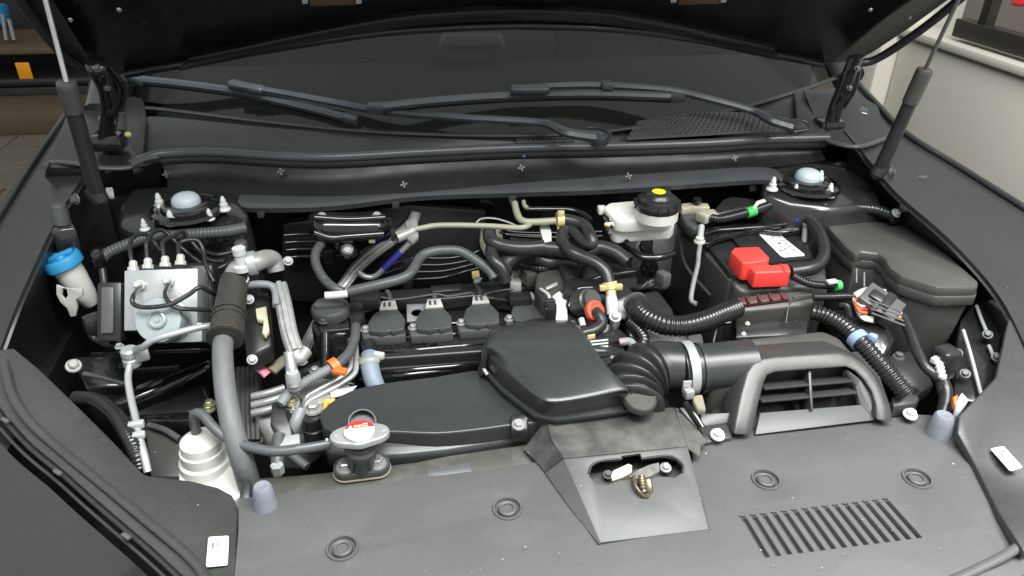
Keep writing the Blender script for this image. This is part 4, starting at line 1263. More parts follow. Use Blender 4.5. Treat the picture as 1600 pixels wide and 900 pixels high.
slab('unit_bracket', [AB(-0.09, -0.075, -0.05), AB(0.07, -0.075, -0.05), AB(0.07, -0.075, 0.02), AB(-0.09, -0.075, 0.02)], 0.006, 'gloss', ab, bev=0.002)

# pipes that sweep behind the unit
for k, pts in enumerate(([(300, 388, 0.93), (330, 402, 0.93), (352, 405, 0.93)], [(300, 440, 0.9), (320, 430, 0.91), (350, 415, 0.92), (366, 405, 0.92)], [(318, 392, 0.94), (340, 398, 0.94), (368, 392, 0.94)])):
    o = tube('brake_line', pts, 0.0033, 'rubber', None, n=6, seg=8)
    tag(o, ('upper thin black brake line right of the hydraulic unit', 'lowest thin black brake line right of the hydraulic unit', 'thin black brake line ending at the pale pipe elbow')[k], 'pipe', 'thin brake lines')

# pale metal pipe crossing in front of the motor and down to the trim
pp = thing('refrigerant_pipe', 'thin pale metal pipe running down past the motor to the left trim', 'pipe', P(210, 640, 0.84))
tube('upper_run', [(334, 508, 0.915), (300, 514, 0.920), (262, 524, 0.920), (238, 532, 0.914), (224, 542, 0.902), (212, 546, 0.888)], 0.0050, 'alublock', pp, n=6)
lathe('coupling', P(204, 556, 0.872), (0, 0.05, 1), [(0.009, -0.018), (0.0125, -0.015), (0.0125, -0.004), (0.0115, -0.003), (0.0115, 0.001), (0.0125, 0.002), (0.0125, 0.010), (0.010, 0.013), (0, 0.013)], 'alublock', pp)
tube('lower_run', [(204, 566, 0.865), (200, 590, 0.855), (204, 620, 0.848), (211, 650, 0.842), (217, 680, 0.838), (225, 710, 0.83), (231, 738, 0.815)], 0.0050, 'alublock', pp, n=6)
box('pipe_clip', (213, 664, 0.845), (0.020, 0.010, 0.010), 'connect', pp, 10, bev=0.002)
box('pipe_clip', (217, 680, 0.843), (0.016, 0.010, 0.008), 'connect', pp, 10, bev=0.002)
box('pipe_clip', (222, 552, 0.875), (0.018, 0.014, 0.022), 'connect', pp, 20, bev=0.003)

# frame rail, brackets and looms low on the left
fr = thing('inner_frame_rail', 'glossy black inner frame rail at the lower left of the bay', 'frame rail', P(240, 610, 0.72))
slab('rail_top', [(125, 612, 0.76), (200, 600, 0.76), (260, 580, 0.77), (332, 552, 0.78), (332, 572, 0.77), (260, 604, 0.76), (190, 634, 0.75), (150, 640, 0.75)], 0.05, 'gloss', fr, bev=0.012, seg=4)
slab('rail_plate', [(110, 556, 0.80), (200, 552, 0.79), (206, 602, 0.765), (135, 608, 0.77)], 0.02, 'gloss2', fr, bev=0.006, seg=3)
slab('rail_step', [(180, 640, 0.735), (320, 590, 0.745), (335, 640, 0.72), (220, 670, 0.715)], 0.04, 'gloss2', fr, bev=0.01, seg=3)
slab('rail_beam', [(215, 646, 0.738), (330, 640, 0.738), (332, 656, 0.735), (220, 660, 0.735)], 0.03, 'gloss', fr, bev=0.004)
tube('rail_edge', [(131, 584, 0.805), (160, 590, 0.80), (195, 600, 0.79)], 0.004, 'hosegrey', fr, n=5)
bolt(P(115, 572, 0.82), 0.012, 'steel', fr, (0.3, -0.4, 0.8), 'rail_bolt')
bolt(P(328, 632, 0.752), 0.010, 'goldzinc', fr, name='rail_bolt')
bolt(P(327, 640, 0.748), 0.010, 'goldzinc', fr, name='rail_bolt')
tray = thing('splash_shield', 'brownish black splash shield behind the white tank', 'shield', P(270, 690, 0.70))
slab('shield_panel', [(225, 660, 0.73), (262, 668, 0.73), (300, 690, 0.72), (300, 745, 0.70), (235, 745, 0.71)], 0.02, 'brownblack', tray, bev=0.004)
tube('shield_edge', [(232, 664, 0.735), (258, 672, 0.735), (280, 686, 0.73)], 0.005, 'hosegrey', tray, n=5)
cdl = thing('fender_conduit', 'black corrugated conduit beside the thin pale pipe', 'conduit', P(180, 650, 0.82))
tube('conduit', [(118, 622, 0.815), (150, 626, 0.825), (180, 648, 0.835), (200, 680, 0.838), (212, 705, 0.83), (220, 735, 0.81)], 0.011, 'conduit', cdl, n=8, corr=(0.005, 0.0012))
cd2 = thing('loom_conduit', 'short thin black corrugated conduit under the hydraulic motor', 'conduit', P(240, 575, 0.8))
tube('conduit', [(192, 568, 0.815), (205, 576, 0.815), (240, 575, 0.815), (280, 572, 0.815)], 0.0065, 'conduit', cd2, n=8, corr=(0.004, 0.001))
pb = thing('plug_cluster', 'black wiring plugs left of the hydraulic motor', 'connector', P(175, 520, 0.86))
box('plug', (168, 512, 0.86), (0.03, 0.03, 0.04), 'plastic', pb, 12, bev=0.006)
box('plug', (150, 505, 0.87), (0.035, 0.03, 0.03), 'rubber', pb, 30, bev=0.008)
tube('plug_wire', [(168, 500, 0.87), (165, 470, 0.88), (163, 440, 0.9), (158, 410, 0.925)], 0.006, 'rubber', pb, n=6)
tube('plug_wire', [(140, 520, 0.86), (150, 530, 0.85), (175, 540, 0.845), (190, 535, 0.845)], 0.005, 'rubber', pb, n=6)
bolt(P(187, 542, 0.86), 0.007, 'connect', pb, name='plug_bolt')

# ---- big hose with brown sleeve and its metal fittings
bh_ = thing('suction_hose', 'thick worn grey hose with a brown foam sleeve, left of the engine', 'hose', P(370, 650, 0.80))
tube('grey_hose', [(352, 515, 0.925), (348, 545, 0.918), (350, 590, 0.90), (356, 635, 0.88), (366, 680, 0.855), (380, 725, 0.82), (392, 765, 0.77)], [0.0138, 0.0138, 0.0139, 0.0140, 0.0142, 0.0146, 0.015], 'hosebig', bh_, n=8, seg=22)
s0, s1 = P(366, 438, 0.955), P(352, 530, 0.925)
dv = (s1 - s0)
tube('foam_sleeve', [s0, s0 + dv * 0.03, s0 + dv * 0.5, s0 + dv * 0.60, s0 + dv * 0.62, s0 + dv * 0.64, s0 + dv * 0.95, s1], [0.018, 0.0205, 0.0215, 0.022, 0.0228, 0.022, 0.0235, 0.024], 'sleeve', bh_, n=3, seg=28, smooth=50)
for t_ in (0.60, 0.68, 0.97):
    ring('sleeve_bead', s0 + dv * t_, dv, 0.0225 if t_ < .9 else 0.024, 0.0016, 'sleeve', bh_, hs=0.0018)
tube('metal_elbow', [(362, 442, 0.955), (364, 428, 0.965), (372, 418, 0.975), (388, 412, 0.978), (402, 410, 0.978)], 0.0122, 'foil', bh_, n=7, seg=20)
tube('metal_fitting', [(392, 412, 0.978), (404, 408, 0.978), (418, 404, 0.974), (428, 408, 0.965), (432, 424, 0.95)], [0.0155, 0.0145, 0.014, 0.0135, 0.0125], 'foil', bh_, n=7, seg=20)
ring('fitting_collar', P(394, 411, 0.978), (1, 0.1, 0.06), 0.0162, 0.002, 'alublock', bh_, hs=0.006)
lathe('service_port', P(377, 410, 0.985), (0, 0, 1), [(0.013, -0.012), (0.013, -0.004), (0.0085, -0.002), (0.008, 0.012), (0.0095, 0.014), (0.0095, 0.024)], 'whiteclip', bh_)
lathe('port_cap', P(377, 384, 0.992), (0, 0, 1), [(0.0085, -0.006), (0.0095, -0.005), (0.0095, 0.006), (0.007, 0.008), (0, 0.008)], 'plastic_matt', bh_)
tube('cap_strap', [(382, 425, 0.965), (388, 435, 0.96), (382, 445, 0.955)], 0.0015, 'connect', bh_, n=6, seg=6)

# ribbed silver pipe going down, thin pipe beside it
sp = thing('shielded_pipe', 'silver ribbed heat-shielded pipe standing right of the sleeve', 'pipe', P(455, 600, 0.78))
tube('heat_shield', [(436, 446, 0.94), (444, 480, 0.925), (452, 520, 0.905), (462, 550, 0.89)], 0.0118, 'foil', sp, n=8, seg=24, ribs=(6, 0.0035), flat=(1.05, 0.9), smooth=30)
tube('shield_tail', [(462, 545, 0.89), (466, 560, 0.882), (478, 548, 0.885)], 0.010, 'foil', sp, n=5, seg=20)
tube('joint', [(452, 550, 0.89), (456, 580, 0.87), (460, 604, 0.85)], [0.008, 0.0085, 0.009], 'alu', sp, n=5)
lathe('joint_nut', P(458, 592, 0.86), (0.05, -0.1, 1), [(0.0105, -0.016), (0.0105, 0.008), (0.008, 0.014)], 'connect', sp, seg=16)
tube('thin_pipe', [(384, 446, 0.945), (405, 444, 0.948), (422, 446, 0.946), (430, 455, 0.94), (432, 478, 0.93)], 0.0058, 'hoselight', sp, n=7)
dg = thing('foil_pipe', 'silver foil-wrapped pipe slanting down from the firewall', 'pipe', P(540, 430, 0.92))
fo_ = [P(a, b, y=c) for a, b, c in ((650, 330, 1.275), (642, 350, 1.27), (612, 376, 1.262), (580, 398, 1.25), (556, 420, 1.235), (540, 442, 1.22), (522, 464, 1.20), (502, 496, 1.17), (484, 530, 1.14), (470, 558, 1.10))]
tube('foil_wrap', fo_[:3], 0.0105, 'foil', dg, n=7, seg=24)
tube('ribbed_wrap', fo_[2:], [0.0115, 0.0135, 0.013, 0.0125, 0.0125, 0.0125, 0.0125, 0.012], 'foil', dg, n=7, seg=24, ribs=(6, 0.0035), flat=(1.1, 0.8), smooth=30)
tube('blue_taped_pipe', [P(a, b, y=1.225) for a, b in ((648, 366), (642, 378), (625, 395), (600, 420), (585, 432), (570, 432), (558, 424))], 0.0056, 'alublock', dg, n=7)
tube('blue_tape', [P(627, 393, y=1.225), P(600, 420, y=1.225)], 0.0062, 'purple', dg, n=3)
tube('tape_remnant', [(508, 462, 0.928), (525, 461, 0.928), (543, 459, 0.928)], 0.006, 'whiteclip', dg, n=5)

# belt, pulley and castings below
bt = thing('drive_belt', 'ribbed black belt and pulley beside the thick grey hose', 'belt', P(385, 640, 0.72))
for k in range(5):
    tube('belt_rib', [P(372 + k * 7, 576, 0.80), P(372 + k * 7.2, 620, 0.79), P(374 + k * 7.2, 688, 0.76)], 0.0046, 'plastic_matt', bt, n=4, seg=8)
slab('belt_band', [(366, 578, 0.795), (405, 574, 0.795), (412, 690, 0.755), (368, 700, 0.755)], 0.02, 'plastic_matt', bt, bev=0.003)
alt = thing('alternator', 'cast aluminium alternator housing below the corrugated grey hose', 'alternator', P(440, 640, 0.72))
slab('casting', [(396, 618, 0.80), (430, 610, 0.805), (470, 600, 0.805), (500, 618, 0.80), (498, 668, 0.775), (470, 690, 0.765), (420, 690, 0.765), (396, 650, 0.785)], 0.06, 'alu', alt, bev=0.010, seg=3)
for k in range(3):
    tube('cooling_rib', [P(394, 620 + k * 13, 0.806 - k * 0.006), P(420, 614 + k * 13, 0.810 - k * 0.006), P(445, 606 + k * 13, 0.812 - k * 0.006)], 0.006, 'alu', alt, n=5)
lathe('casting_boss', P(455, 632, 0.81), (0, -0.2, 1), [(0.014, -0.02), (0.013, 0.004), (0.010, 0.005), (0.008, 0.002), (0, 0.002)], 'alu', alt)
bolt(P(455, 630, 0.817), 0.009, 'goldzinc', alt, name='casting_bolt')
bolt(P(461, 642, 0.812), 0.007, 'steel', alt, name='casting_bolt')
slab('mount_foot', [(452, 600, 0.815), (500, 588, 0.815), (548, 600, 0.81), (500, 632, 0.81), (470, 622, 0.81)], 0.02, 'alu', alt, bev=0.004)
lathe('mount_post', P(490, 668, 0.79), (0, 0, 1), [(0.016, -0.03), (0.015, 0.0), (0.013, 0.001), (0.013, 0.020), (0, 0.020)], 'plastic', alt)
bolt(P(490, 640, 0.812), 0.014, 'steel', alt, name='post_bolt')
bkt = thing('loom_bracket', 'black bracket with clamped grey tube beside the radiator hose', 'bracket', P(445, 660, 0.78))
slab('bracket_plate', [(424, 628, 0.825), (442, 624, 0.825), (452, 660, 0.81), (460, 674, 0.80), (456, 690, 0.795), (432, 682, 0.80), (422, 660, 0.812)], 0.012, 'plastic', bkt, bev=0.003)
tube('clamped_tube', [(470, 640, 0.815), (462, 660, 0.805), (456, 676, 0.79)], 0.009, 'hoselight', bkt, n=5)
tube('drain_tube', [(436, 680, 0.80), (434, 710, 0.79), (433, 730, 0.78)], 0.009, 'hosegrey', bkt, n=5)
lathe('drain_nut', P(433, 730, 0.785), (0, 0, 1), [(0.009, -0.01), (0.009, 0.004), (0.006, 0.005), (0, 0.003)], 'connect', bkt, seg=6)
tube('lower_tube', [(442, 700, 0.79), (462, 716, 0.785), (480, 730, 0.78)], 0.006, 'hosegrey', bkt, n=5)
box('bracket_foot', (452, 692, 0.795), (0.03, 0.02, 0.012), 'connect', bkt, 8)
orc = thing('yellow_clip', 'yellow and orange plastic clip left of the flat intake cover', 'clip', P(515, 630, 0.815))
slab('clip_bar', [(504, 624, 0.822), (524, 622, 0.822), (522, 629, 0.818), (512, 630, 0.818), (511, 640, 0.812), (505, 640, 0.812)], 0.006, 'amber', orc, bev=0.001)
box('clip_tooth', (514, 636, 0.815), (0.008, 0.004, 0.004), 'orange', orc)
# small plates and tags
wh = slab('white_heat_tag', [(515, 610, 0.815), (558, 602, 0.815), (548, 614, 0.81), (517, 622, 0.81)], 0.002, 'connect', None, bev=0.0005)
tag(wh, 'pale grey metal tag left of the flat intake cover', 'tag')
pk = tube('pink_tagged_wire', [(402, 572, 0.84), (412, 580, 0.835), (418, 586, 0.83)], 0.006, 'pink', None, n=4, flat=(1.3, 0.6))
tag(pk, 'pink tag on a wire between hose and silver pipe', 'tag')
rl_ = thing('relay_bracket', 'pale green plastic clip bracket right of the foam sleeve', 'clip bracket', P(408, 500, 0.88))
slab('bracket_back', [(372, 462, 0.92), (420, 455, 0.92), (425, 540, 0.88), (385, 560, 0.87)], 0.03, 'plastic', rl_, bev=0.005)
slab('pale_clip', [(399, 482, 0.917), (416, 478, 0.917), (418, 495, 0.91), (421, 515, 0.90), (414, 524, 0.897), (409, 520, 0.897), (412, 500, 0.906), (401, 498, 0.908)], 0.008, 'ivory', rl_, bev=0.0015)
for (a, b, zz) in ((389, 468, 0.925), (394, 562, 0.872), (450, 408, 0.955)):
    bolt(P(a, b, zz), 0.008, 'connect', rl_, (0.2, -0.6, 0.7), 'bracket_bolt')
br_ = tube('braided_strap', [(424, 580, 0.835), (440, 566, 0.84), (462, 552, 0.845)], 0.011, 'tan', None, n=5, flat=(1.0, 0.5), corr=(0.004, 0.001))
tag(br_, 'tan woven ground strap below the shielded pipe', 'strap')

# ================================================================== ENGINE
eng = thing('engine', 'black ribbed engine top with four ignition coils', 'engine', (0.1, 1.0, 0.5))
VZ = 0.805
slab('engine_block', [Vector((-0.20, 0.90, 0.70)), Vector((0.42, 0.90, 0.70)), Vector((0.42, 1.20, 0.70)), Vector((-0.20, 1.20, 0.70))], 0.22, 'gloss2', eng, bev=0.01)
vc = slab('valve_cover', [(560, 505, VZ), (600, 470, VZ), (870, 455, VZ), (910, 470, VZ), (920, 520, VZ), (800, 545, VZ), (565, 562, VZ)], 0.10, 'plastic', eng, bev=0.006, seg=3)
slab('cover_front_band', [(570, 552, VZ - 0.012), (765, 537, VZ - 0.012), (765, 568, VZ - 0.022), (572, 588, VZ - 0.022)], 0.06, 'plastic_matt', eng, bev=0.004, seg=3)
# long ribs with bright edges
for k, (a, b, zz) in enumerate((((572, 531), (770, 517), 0.812), ((585, 552), (765, 536), 0.808), ((575, 583), (765, 567), 0.798), ((560, 593), (765, 571), 0.792), ((620, 512), (760, 500), 0.812), ((560, 486), (735, 478), 0.812), ((560, 470), (560 + 170, 458), 0.815))):
    A, B = P(a[0], a[1], zz), P(b[0], b[1], zz)
    slab('cover_rib', [A, B, B + Vector((0, 0.009, 0)), A + Vector((0, 0.009, 0))], 0.02, 'gloss', eng, bev=0.003, seg=1)
tm_ = text_mesh('HONDA', 0.022, 0.0012)
tp = P(637, 541, 0.8085)
ttx = (P(680, 538, 0.8085) - P(595, 545, 0.8085))
link('embossed_lettering', tm_, 'gloss', eng, tp, frame(ttx, (0, -0.35, 1)), (1.25, 0.7, 1))

coil_pts = [(605, 498), (678, 495), (752, 488), (826, 482)]


def coil(px, py, first=False):
    """ignition coil built about its own centre"""
    c = P(px, py, 0.835)
    k = 73.5 / 0.0805            # photograph pixels to metres on the coil top

    def q(u, v, h):
        return c + Vector((u / k, -v / k * 1.85, h))
    body = slab('coil', [q(-26, 15, -0.002), q(-29, 4, -0.001), q(-22, -8, 0), q(-12, -14, 0.001), q(16, -14, 0.001), q(22, -6, 0), q(27, 2, 0), q(25, 15, -0.002), q(8, 18, -0.002), q(4, 16, -0.002), q(-8, 18, -0.002)], 0.011, 'coil', eng, bev=0.0018)
    slab('coil_foot', [q(-37, 18, -0.012), q(-40, 10, -0.010), q(-28, 2, -0.010), q(26, 2, -0.010), q(27, 18, -0.012)], 0.018, 'coillow', body, bev=0.003)
    bolt(q(-33, 8, -0.009), 0.0088, 'steel', body, name='coil_bolt')
    pl_ = slab('coil_plug', [q(-12, -13, 0.004), q(-8, -26, 0.004), q(13, -26, 0.004), q(16, -13, 0.004)], 0.012, 'whiteclip', body, bev=0.001)
    for uu in (-4, 4):
        slab('plug_slot', [q(uu - 2, -16, 0.0048), q(uu - 2, -23, 0.0048), q(uu + 2, -23, 0.0048), q(uu + 2, -16, 0.0048)], 0.0012, 'hosegrey', body, bev=0)
    tube('coil_wire', [q(3, -27, 0.0), q(4, -34, 0.004), q(0, -40, 0.006)], 0.0045, 'hosegrey', body, n=4)


for cp in coil_pts:
    coil(*cp)
# silver plate with a keyhole
c = P(651, 488, 0.826)
qv = [P(635, 475, 0.826), P(667, 473, 0.826), P(668, 500, 0.826), P(636, 502, 0.826)]
hole = [c + Vector((0.0095 * math.cos(a), 0.0125 * math.sin(a), 0)) for a in [2 * math.pi * k / 20 for k in range(20)]]
plate('lifting_plate', qv, [hole], 0.003, 'alublock', eng, bev=0.0006)

# wiring rail over the coils
wr = thing('wiring_rail', 'black wiring rail behind the ignition coils', 'wiring rail', P(700, 455, 0.83))
slab('rail_tray', [(548, 462, 0.836), (620, 452, 0.84), (700, 447, 0.842), (745, 440, 0.842), (795, 438, 0.842), (855, 452, 0.842), (862, 468, 0.836), (800, 470, 0.834), (770, 466, 0.836), (740, 462, 0.838), (700, 466, 0.836), (620, 470, 0.834), (590, 466, 0.834), (552, 472, 0.832)], 0.022, 'plastic', wr, bev=0.003)
slab('rail_lid', [(672, 446, 0.848), (722, 442, 0.848), (724, 452, 0.845), (674, 456, 0.845)], 0.008, 'plastic', wr, bev=0.002)
tube('rail_seam', [(560, 466, 0.838), (590, 464, 0.838), (622, 468, 0.836), (680, 460, 0.84), (700, 463, 0.838), (735, 458, 0.84), (748, 464, 0.838), (770, 456, 0.842), (820, 450, 0.844), (850, 452, 0.843)], 0.0022, 'hosegrey', wr, n=6, seg=8)
box('rail_hump', (812, 466, 0.842), (0.04, 0.03, 0.014), 'plastic', wr, bev=0.003)
box('rail_corner', (480 + 92, 470, 0.842), (0.05, 0.03, 0.03), 'plastic', wr, bev=0.006)
tube('harness', [(862, 462, 0.842), (880, 470, 0.84), (888, 485, 0.835)], 0.007, 'rubber', wr, n=5, corr=(0.004, 0.0008))

# oil filler
of = thing('oil_filler', 'black oil filler cap on its tall pedestal', 'oil filler', P(520, 560, 0.76))
q = P(516, 482, 0.858)
r_ = M(30, q)
lathe('filler_cap', q, (0, -0.02, 1), [(r_ * 0.92, -0.014), (r_ * 0.98, -0.012), (r_, -0.003), (r_ * 0.98, 0.003), (r_ * 0.90, 0.006), (0, 0.006)], 'coil', of, seg=36)
slab('cap_grip', [q + Vector((r_ * u, r_ * v, 0.013)) for u, v in ((-0.8, -0.15), (-0.62, 0.42), (0.55, 0.45), (0.78, 0.0), (0.7, -0.25), (-0.7, -0.35))], 0.008, 'coillow', of, bev=0.002)
slab('pedestal', [(488, 498, 0.842), (516, 490, 0.842), (546, 496, 0.842), (548, 512, 0.838), (540, 522, 0.836), (496, 522, 0.836), (486, 512, 0.838)], 0.12, 'gloss2', of, bev=0.006, seg=3)
tube('pedestal_post', [P(508, 520, 0.835), P(508, 572, 0.795)], 0.008, 'gloss', of, n=4)
slab('pedestal_web', [(498, 508, 0.846), (545, 504, 0.846), (546, 514, 0.842), (500, 518, 0.842)], 0.01, 'plastic', of, bev=0.002)
bolt(P(506, 503, 0.850), 0.008, 'coillow', of, name='pedestal_bolt')
slab('pedestal_foot', [(462, 578, 0.80), (500, 560, 0.80), (555, 560, 0.80), (556, 600, 0.79), (470, 604, 0.79)], 0.05, 'gloss2', of, bev=0.005)
slab('side_elbow', [(545, 470, 0.85), (566, 464, 0.85), (570, 490, 0.845), (556, 512, 0.84), (546, 505, 0.845)], 0.03, 'plastic', of, bev=0.005)
bolt(P(472, 566, 0.812), 0.009, 'steel', of, name='foot_bolt')
bolt(P(492, 580, 0.806), 0.009, 'steel', of, name='foot_bolt')

# breather hose with orange clip, twin pipes, blue-grey water hose
gh = thing('breather_hose', 'light grey hose turning corrugated at an orange clip', 'hose', P(520, 580, 0.83))
tube('smooth_run', [(556, 510, 0.852), (554, 530, 0.85), (546, 550, 0.848), (532, 565, 0.846), (520, 574, 0.845)], 0.0092, 'hosegrey', gh, n=7, rp=8)
tube('corrugated_run', [(521, 573, 0.845), (500, 584, 0.842), (475, 598, 0.838), (452, 614, 0.834), (438, 632, 0.828)], 0.0095, 'hoselight', gh, n=7, rp=8.5, corr=(0.0052, 0.0014))
ring('orange_clip', P(522, 573, 0.845), P(532, 565, 0.846) - P(510, 579, 0.842), 0.0115, 0.0018, 'orange', gh, hs=0.006)
box('clip_tail', (531, 580, 0.848), (0.02, 0.012, 0.007), 'orange', gh, -20, bev=0.001)
tpz = thing('twin_pipes', 'pair of thin bare metal pipes below the orange clip', 'pipe', P(520, 600, 0.81))
for k in range(2):
    tube('metal_pipe', [P(548 + 8 * k, 530 + 6 * k, 0.835), P(549 + 8 * k, 565 + 5 * k, 0.825), P(544 + 8 * k, 580 + 6 * k, 0.82), P(525 + 4 * k, 594 + 8 * k, 0.817), P(492 + 4 * k, 612 + 8 * k, 0.812), P(478 + 2 * k, 622 + 8 * k, 0.808), P(474, 645 + 4 * k, 0.80)], 0.0042, 'steel', tpz, n=6)
bh2 = thing('water_hose', 'blue grey water hose with a metal clamp below the first coil', 'hose', P(585, 590, 0.78))
tube('hose', [(578, 556, 0.826), (578, 572, 0.822), (582, 590, 0.812), (588, 606, 0.80)], 0.0148, 'hoseblue', bh2, n=7, seg=20, rp=14.5)
q = P(577, 562, 0.827)
ring('hose_clamp', q, (0, 0.55, 1), M(15.5, q), 0.0014, 'cream', bh2, hs=0.0045)
box('clamp_screw', (590, 555, 0.832), (0.022, 0.010, 0.010), 'whiteclip', bh2, -25, bev=0.002)
lathe('hose_neck', P(576, 545, 0.828), (0, 0.4, 1), [(0.012, -0.03), (0.012, 0.012), (0.009, 0.015), (0, 0.015)], 'plastic', bh2)

# ================================================================== FIREWALL ZONE
can = thing('heat_shield', 'glossy black stamped steel shield bolted to the firewall', 'heat shield', P(548, 390, 0.92))
ysh = 1.20
SHR = [[(484, 334), (500, 331), (545, 332), (590, 331), (610, 332)], [(482, 345), (500, 345), (545, 346), (590, 345), (613, 344)], [(482, 362), (500, 366), (545, 370), (590, 366), (613, 360)], [(488, 370), (510, 380), (545, 386), (585, 380), (610, 370)], [(496, 374), (520, 392), (545, 402), (572, 391), (606, 376)]]
sheet('shield_body', [[P(a, b, y=yy + (0.02 if i in (0, 4) else 0)) for i, (a, b) in enumerate(r)] for r, yy in zip(SHR, (1.215, 1.175, 1.165, 1.185, 1.20))], 'gloss', can, nu=6, nv=6, thick=0.003, smooth=80)
ysh = 1.17
tube('pressed_fold', [P(a, b, y=ysh - 0.003) for a, b in ((490, 364), (516, 372), (545, 370), (600, 366))], 0.008, 'gloss', can, n=6)
tube('pressed_fold', [P(a, b, y=ysh + 0.008) for a, b in ((492, 340), (545, 343), (602, 340))], 0.006, 'gloss', can, n=6)
lathe('bolt_boss', P(543, 390, y=ysh + 0.012), (0, -1, 0.35), [(0.018, -0.01), (0.016, 0.0), (0.013, 0.004), (0.009, 0.004)], 'gloss', can)
for (a, b) in ((503, 339), (589, 338)):
    bolt(P(a, b, y=1.185), 0.0085, 'steel', can, (0, -1, 0.4), 'shield_bolt')
bolt(P(543, 389, y=ysh + 0.006), 0.010, 'whiteclip', can, (0, -1, 0.35), 'shield_bolt')
box('stamped_square', P(581, 373, y=ysh - 0.006), (0.011, 0.003, 0.016), 'cream', can, bev=0.001)
# clamped lines on the firewall
fl = thing('firewall_lines', 'four thin black lines clipped to the firewall left of the heat shield', 'line', P(470, 390, 0.9))
for k in range(4):
    tube('line', [P(444 + k * 2, 368 + k * 11.5, y=1.25), P(478, 366 + k * 11.5, y=1.25), P(540, 366 + k * 11, y=1.24)], 0.0038, 'gloss', fl, n=4, seg=10)
box('line_clip', P(513, 400, y=1.235), (0.02, 0.012, 0.03), 'plastic', fl, bev=0.002)
fl2 = thing('firewall_lines', 'four thin black lines clipped behind the wavy grey hose', 'line', P(670, 420, 0.9))
for k in range(4):
    tube('line', [P(598 + k * 4, 420 + k * 7, y=1.225), P(640, 404 + k * 11, y=1.225), P(690, 404 + k * 10, y=1.225), P(728, 400 + k * 8, y=1.225), P(748, 392 + k * 9, y=1.23)], 0.0036, 'gloss', fl2, n=5, seg=10)
for (a, b) in ((637, 415), (637, 440)):
    box('line_clip', P(a, b, y=1.215), (0.018, 0.012, 0.028), 'plastic', fl2, bev=0.002)
sh_ = slab('insulation_panel', [P(a, b, y=1.28) for a, b in ((440, 350), (640, 320), (760, 330), (760, 470), (560, 480), (440, 470))], (0, 0.02, 0), 'plastic', car, bev=0.006)
# hoses over the firewall
h1_ = tube('heater_hose', [(502, 380, 0.93), (493, 396, 0.925), (494, 414, 0.918), (506, 436, 0.91), (522, 450, 0.905), (536, 456, 0.90)], 0.009, 'hosegrey', None, n=7, rp=7.5)
hose_print(h1_, [(493, 396, 0.925), (494, 414, 0.918), (506, 436, 0.91), (522, 450, 0.905)], M(7.5, P(494, 414, 0.918)), 0.1, 0.8, 10)
tag(h1_, 'dark grey hose curving down from the heat shield', 'hose')
h2_ = tube('heater_hose', [(545, 456, 0.90), (570, 450, 0.905), (600, 443, 0.91), (630, 434, 0.913), (645, 422, 0.918), (656, 403, 0.925), (672, 394, 0.928), (700, 391, 0.928), (722, 394, 0.925), (745, 408, 0.915), (764, 422, 0.905), (773, 436, 0.895)], 0.010, 'hosegrey', None, n=6, rp=7.8, seg=16)
hose_print(h2_, [(600, 443, 0.91), (630, 434, 0.913), (645, 422, 0.918), (656, 403, 0.925), (672, 394, 0.928), (700, 391, 0.928), (722, 394, 0.925), (745, 408, 0.915), (764, 422, 0.905)], M(7.8, P(672, 394, 0.928)), 0.4, 0.95, 18)
tag(h2_, 'wavy grey hose lying across the firewall behind the coils', 'hose')
bp = thing('vacuum_pipe', 'thin beige metal pipe running right from the heat shield', 'pipe', P(730, 352, 0.96))
tube('pipe', [(618, 367, 0.955), (632, 362, 0.957), (660, 356, 0.96), (690, 352, 0.962), (760, 353, 0.962), (810, 356, 0.962), (826, 352, 0.962), (830, 346, 0.962)], 0.0048, 'beige', bp, n=6)
tube('upper_branch', [(804, 318, 0.975), (808, 334, 0.97), (816, 345, 0.966), (835, 347, 0.965), (868, 345, 0.965)], 0.0062, 'beige', bp, n=6)
tube('pipe_end', [(620, 372, 0.95), (634, 366, 0.953), (646, 360, 0.956)], 0.009, 'foil', bp, n=5)
box('pipe_band', (614, 366, 0.958), (0.008, 0.016, 0.02), 'plastic', bp)
tube('pipe_hook', [(818, 315, 0.975), (820, 322, 0.973), (826, 326, 0.972)], 0.004, 'beige', bp, n=5)
br2 = slab('pipe_bracket', [(632, 345, 0.962), (652, 338, 0.965), (654, 368, 0.952), (644, 376, 0.95), (636, 372, 0.95)], 0.01, 'foil', None, bev=0.003)
tag(br2, 'bare metal bracket where the beige pipe meets the foil pipe', 'bracket')
pv = thing('purge_hose', 'black looped hose held by two yellow clamps', 'hose', P(905, 385, 0.93))
tube('upper_loop', [(872, 344, 0.965), (887, 344, 0.965), (911, 351, 0.962), (922, 368, 0.955), (925, 381, 0.945), (913, 379, 0.943), (900, 367, 0.948), (890, 358, 0.951), (881, 361, 0.949), (879, 376, 0.942), (890, 392, 0.935), (908, 401, 0.93), (931, 411, 0.925), (946, 425, 0.915), (952, 444, 0.90)], 0.0102, 'rubber', pv, n=6, seg=16, rp=9.5)
for (a, b, zz, dr) in ((875, 343, 0.966, (1, 0, 0)), (953, 446, 0.90, (0.1, -0.45, -0.8))):
    q = P(a, b, zz)
    ring('yellow_clamp', q, dr, M(10.5, q), 0.0014, 'clampyel', pv, hs=0.006)
    for s in (-1, 1):
        e = q + (Vector((0, 0, 1)) if abs(dr[0]) > .5 else Vector((1, 0, 0))) * (s * M(13, q))
        box('clamp_ear', vadd(e, 0, -0.006, 0), (0.011, 0.008, 0.009), 'clampyel', pv, bev=0.001)
fv = thing('purge_valve', 'white and silver valve below the lower yellow clamp', 'valve', P(956, 500, 0.84))
tube('valve_stem', [(954, 452, 0.895), (955, 462, 0.888), (955, 470, 0.88)], 0.0085, 'clampyel', fv, n=4)
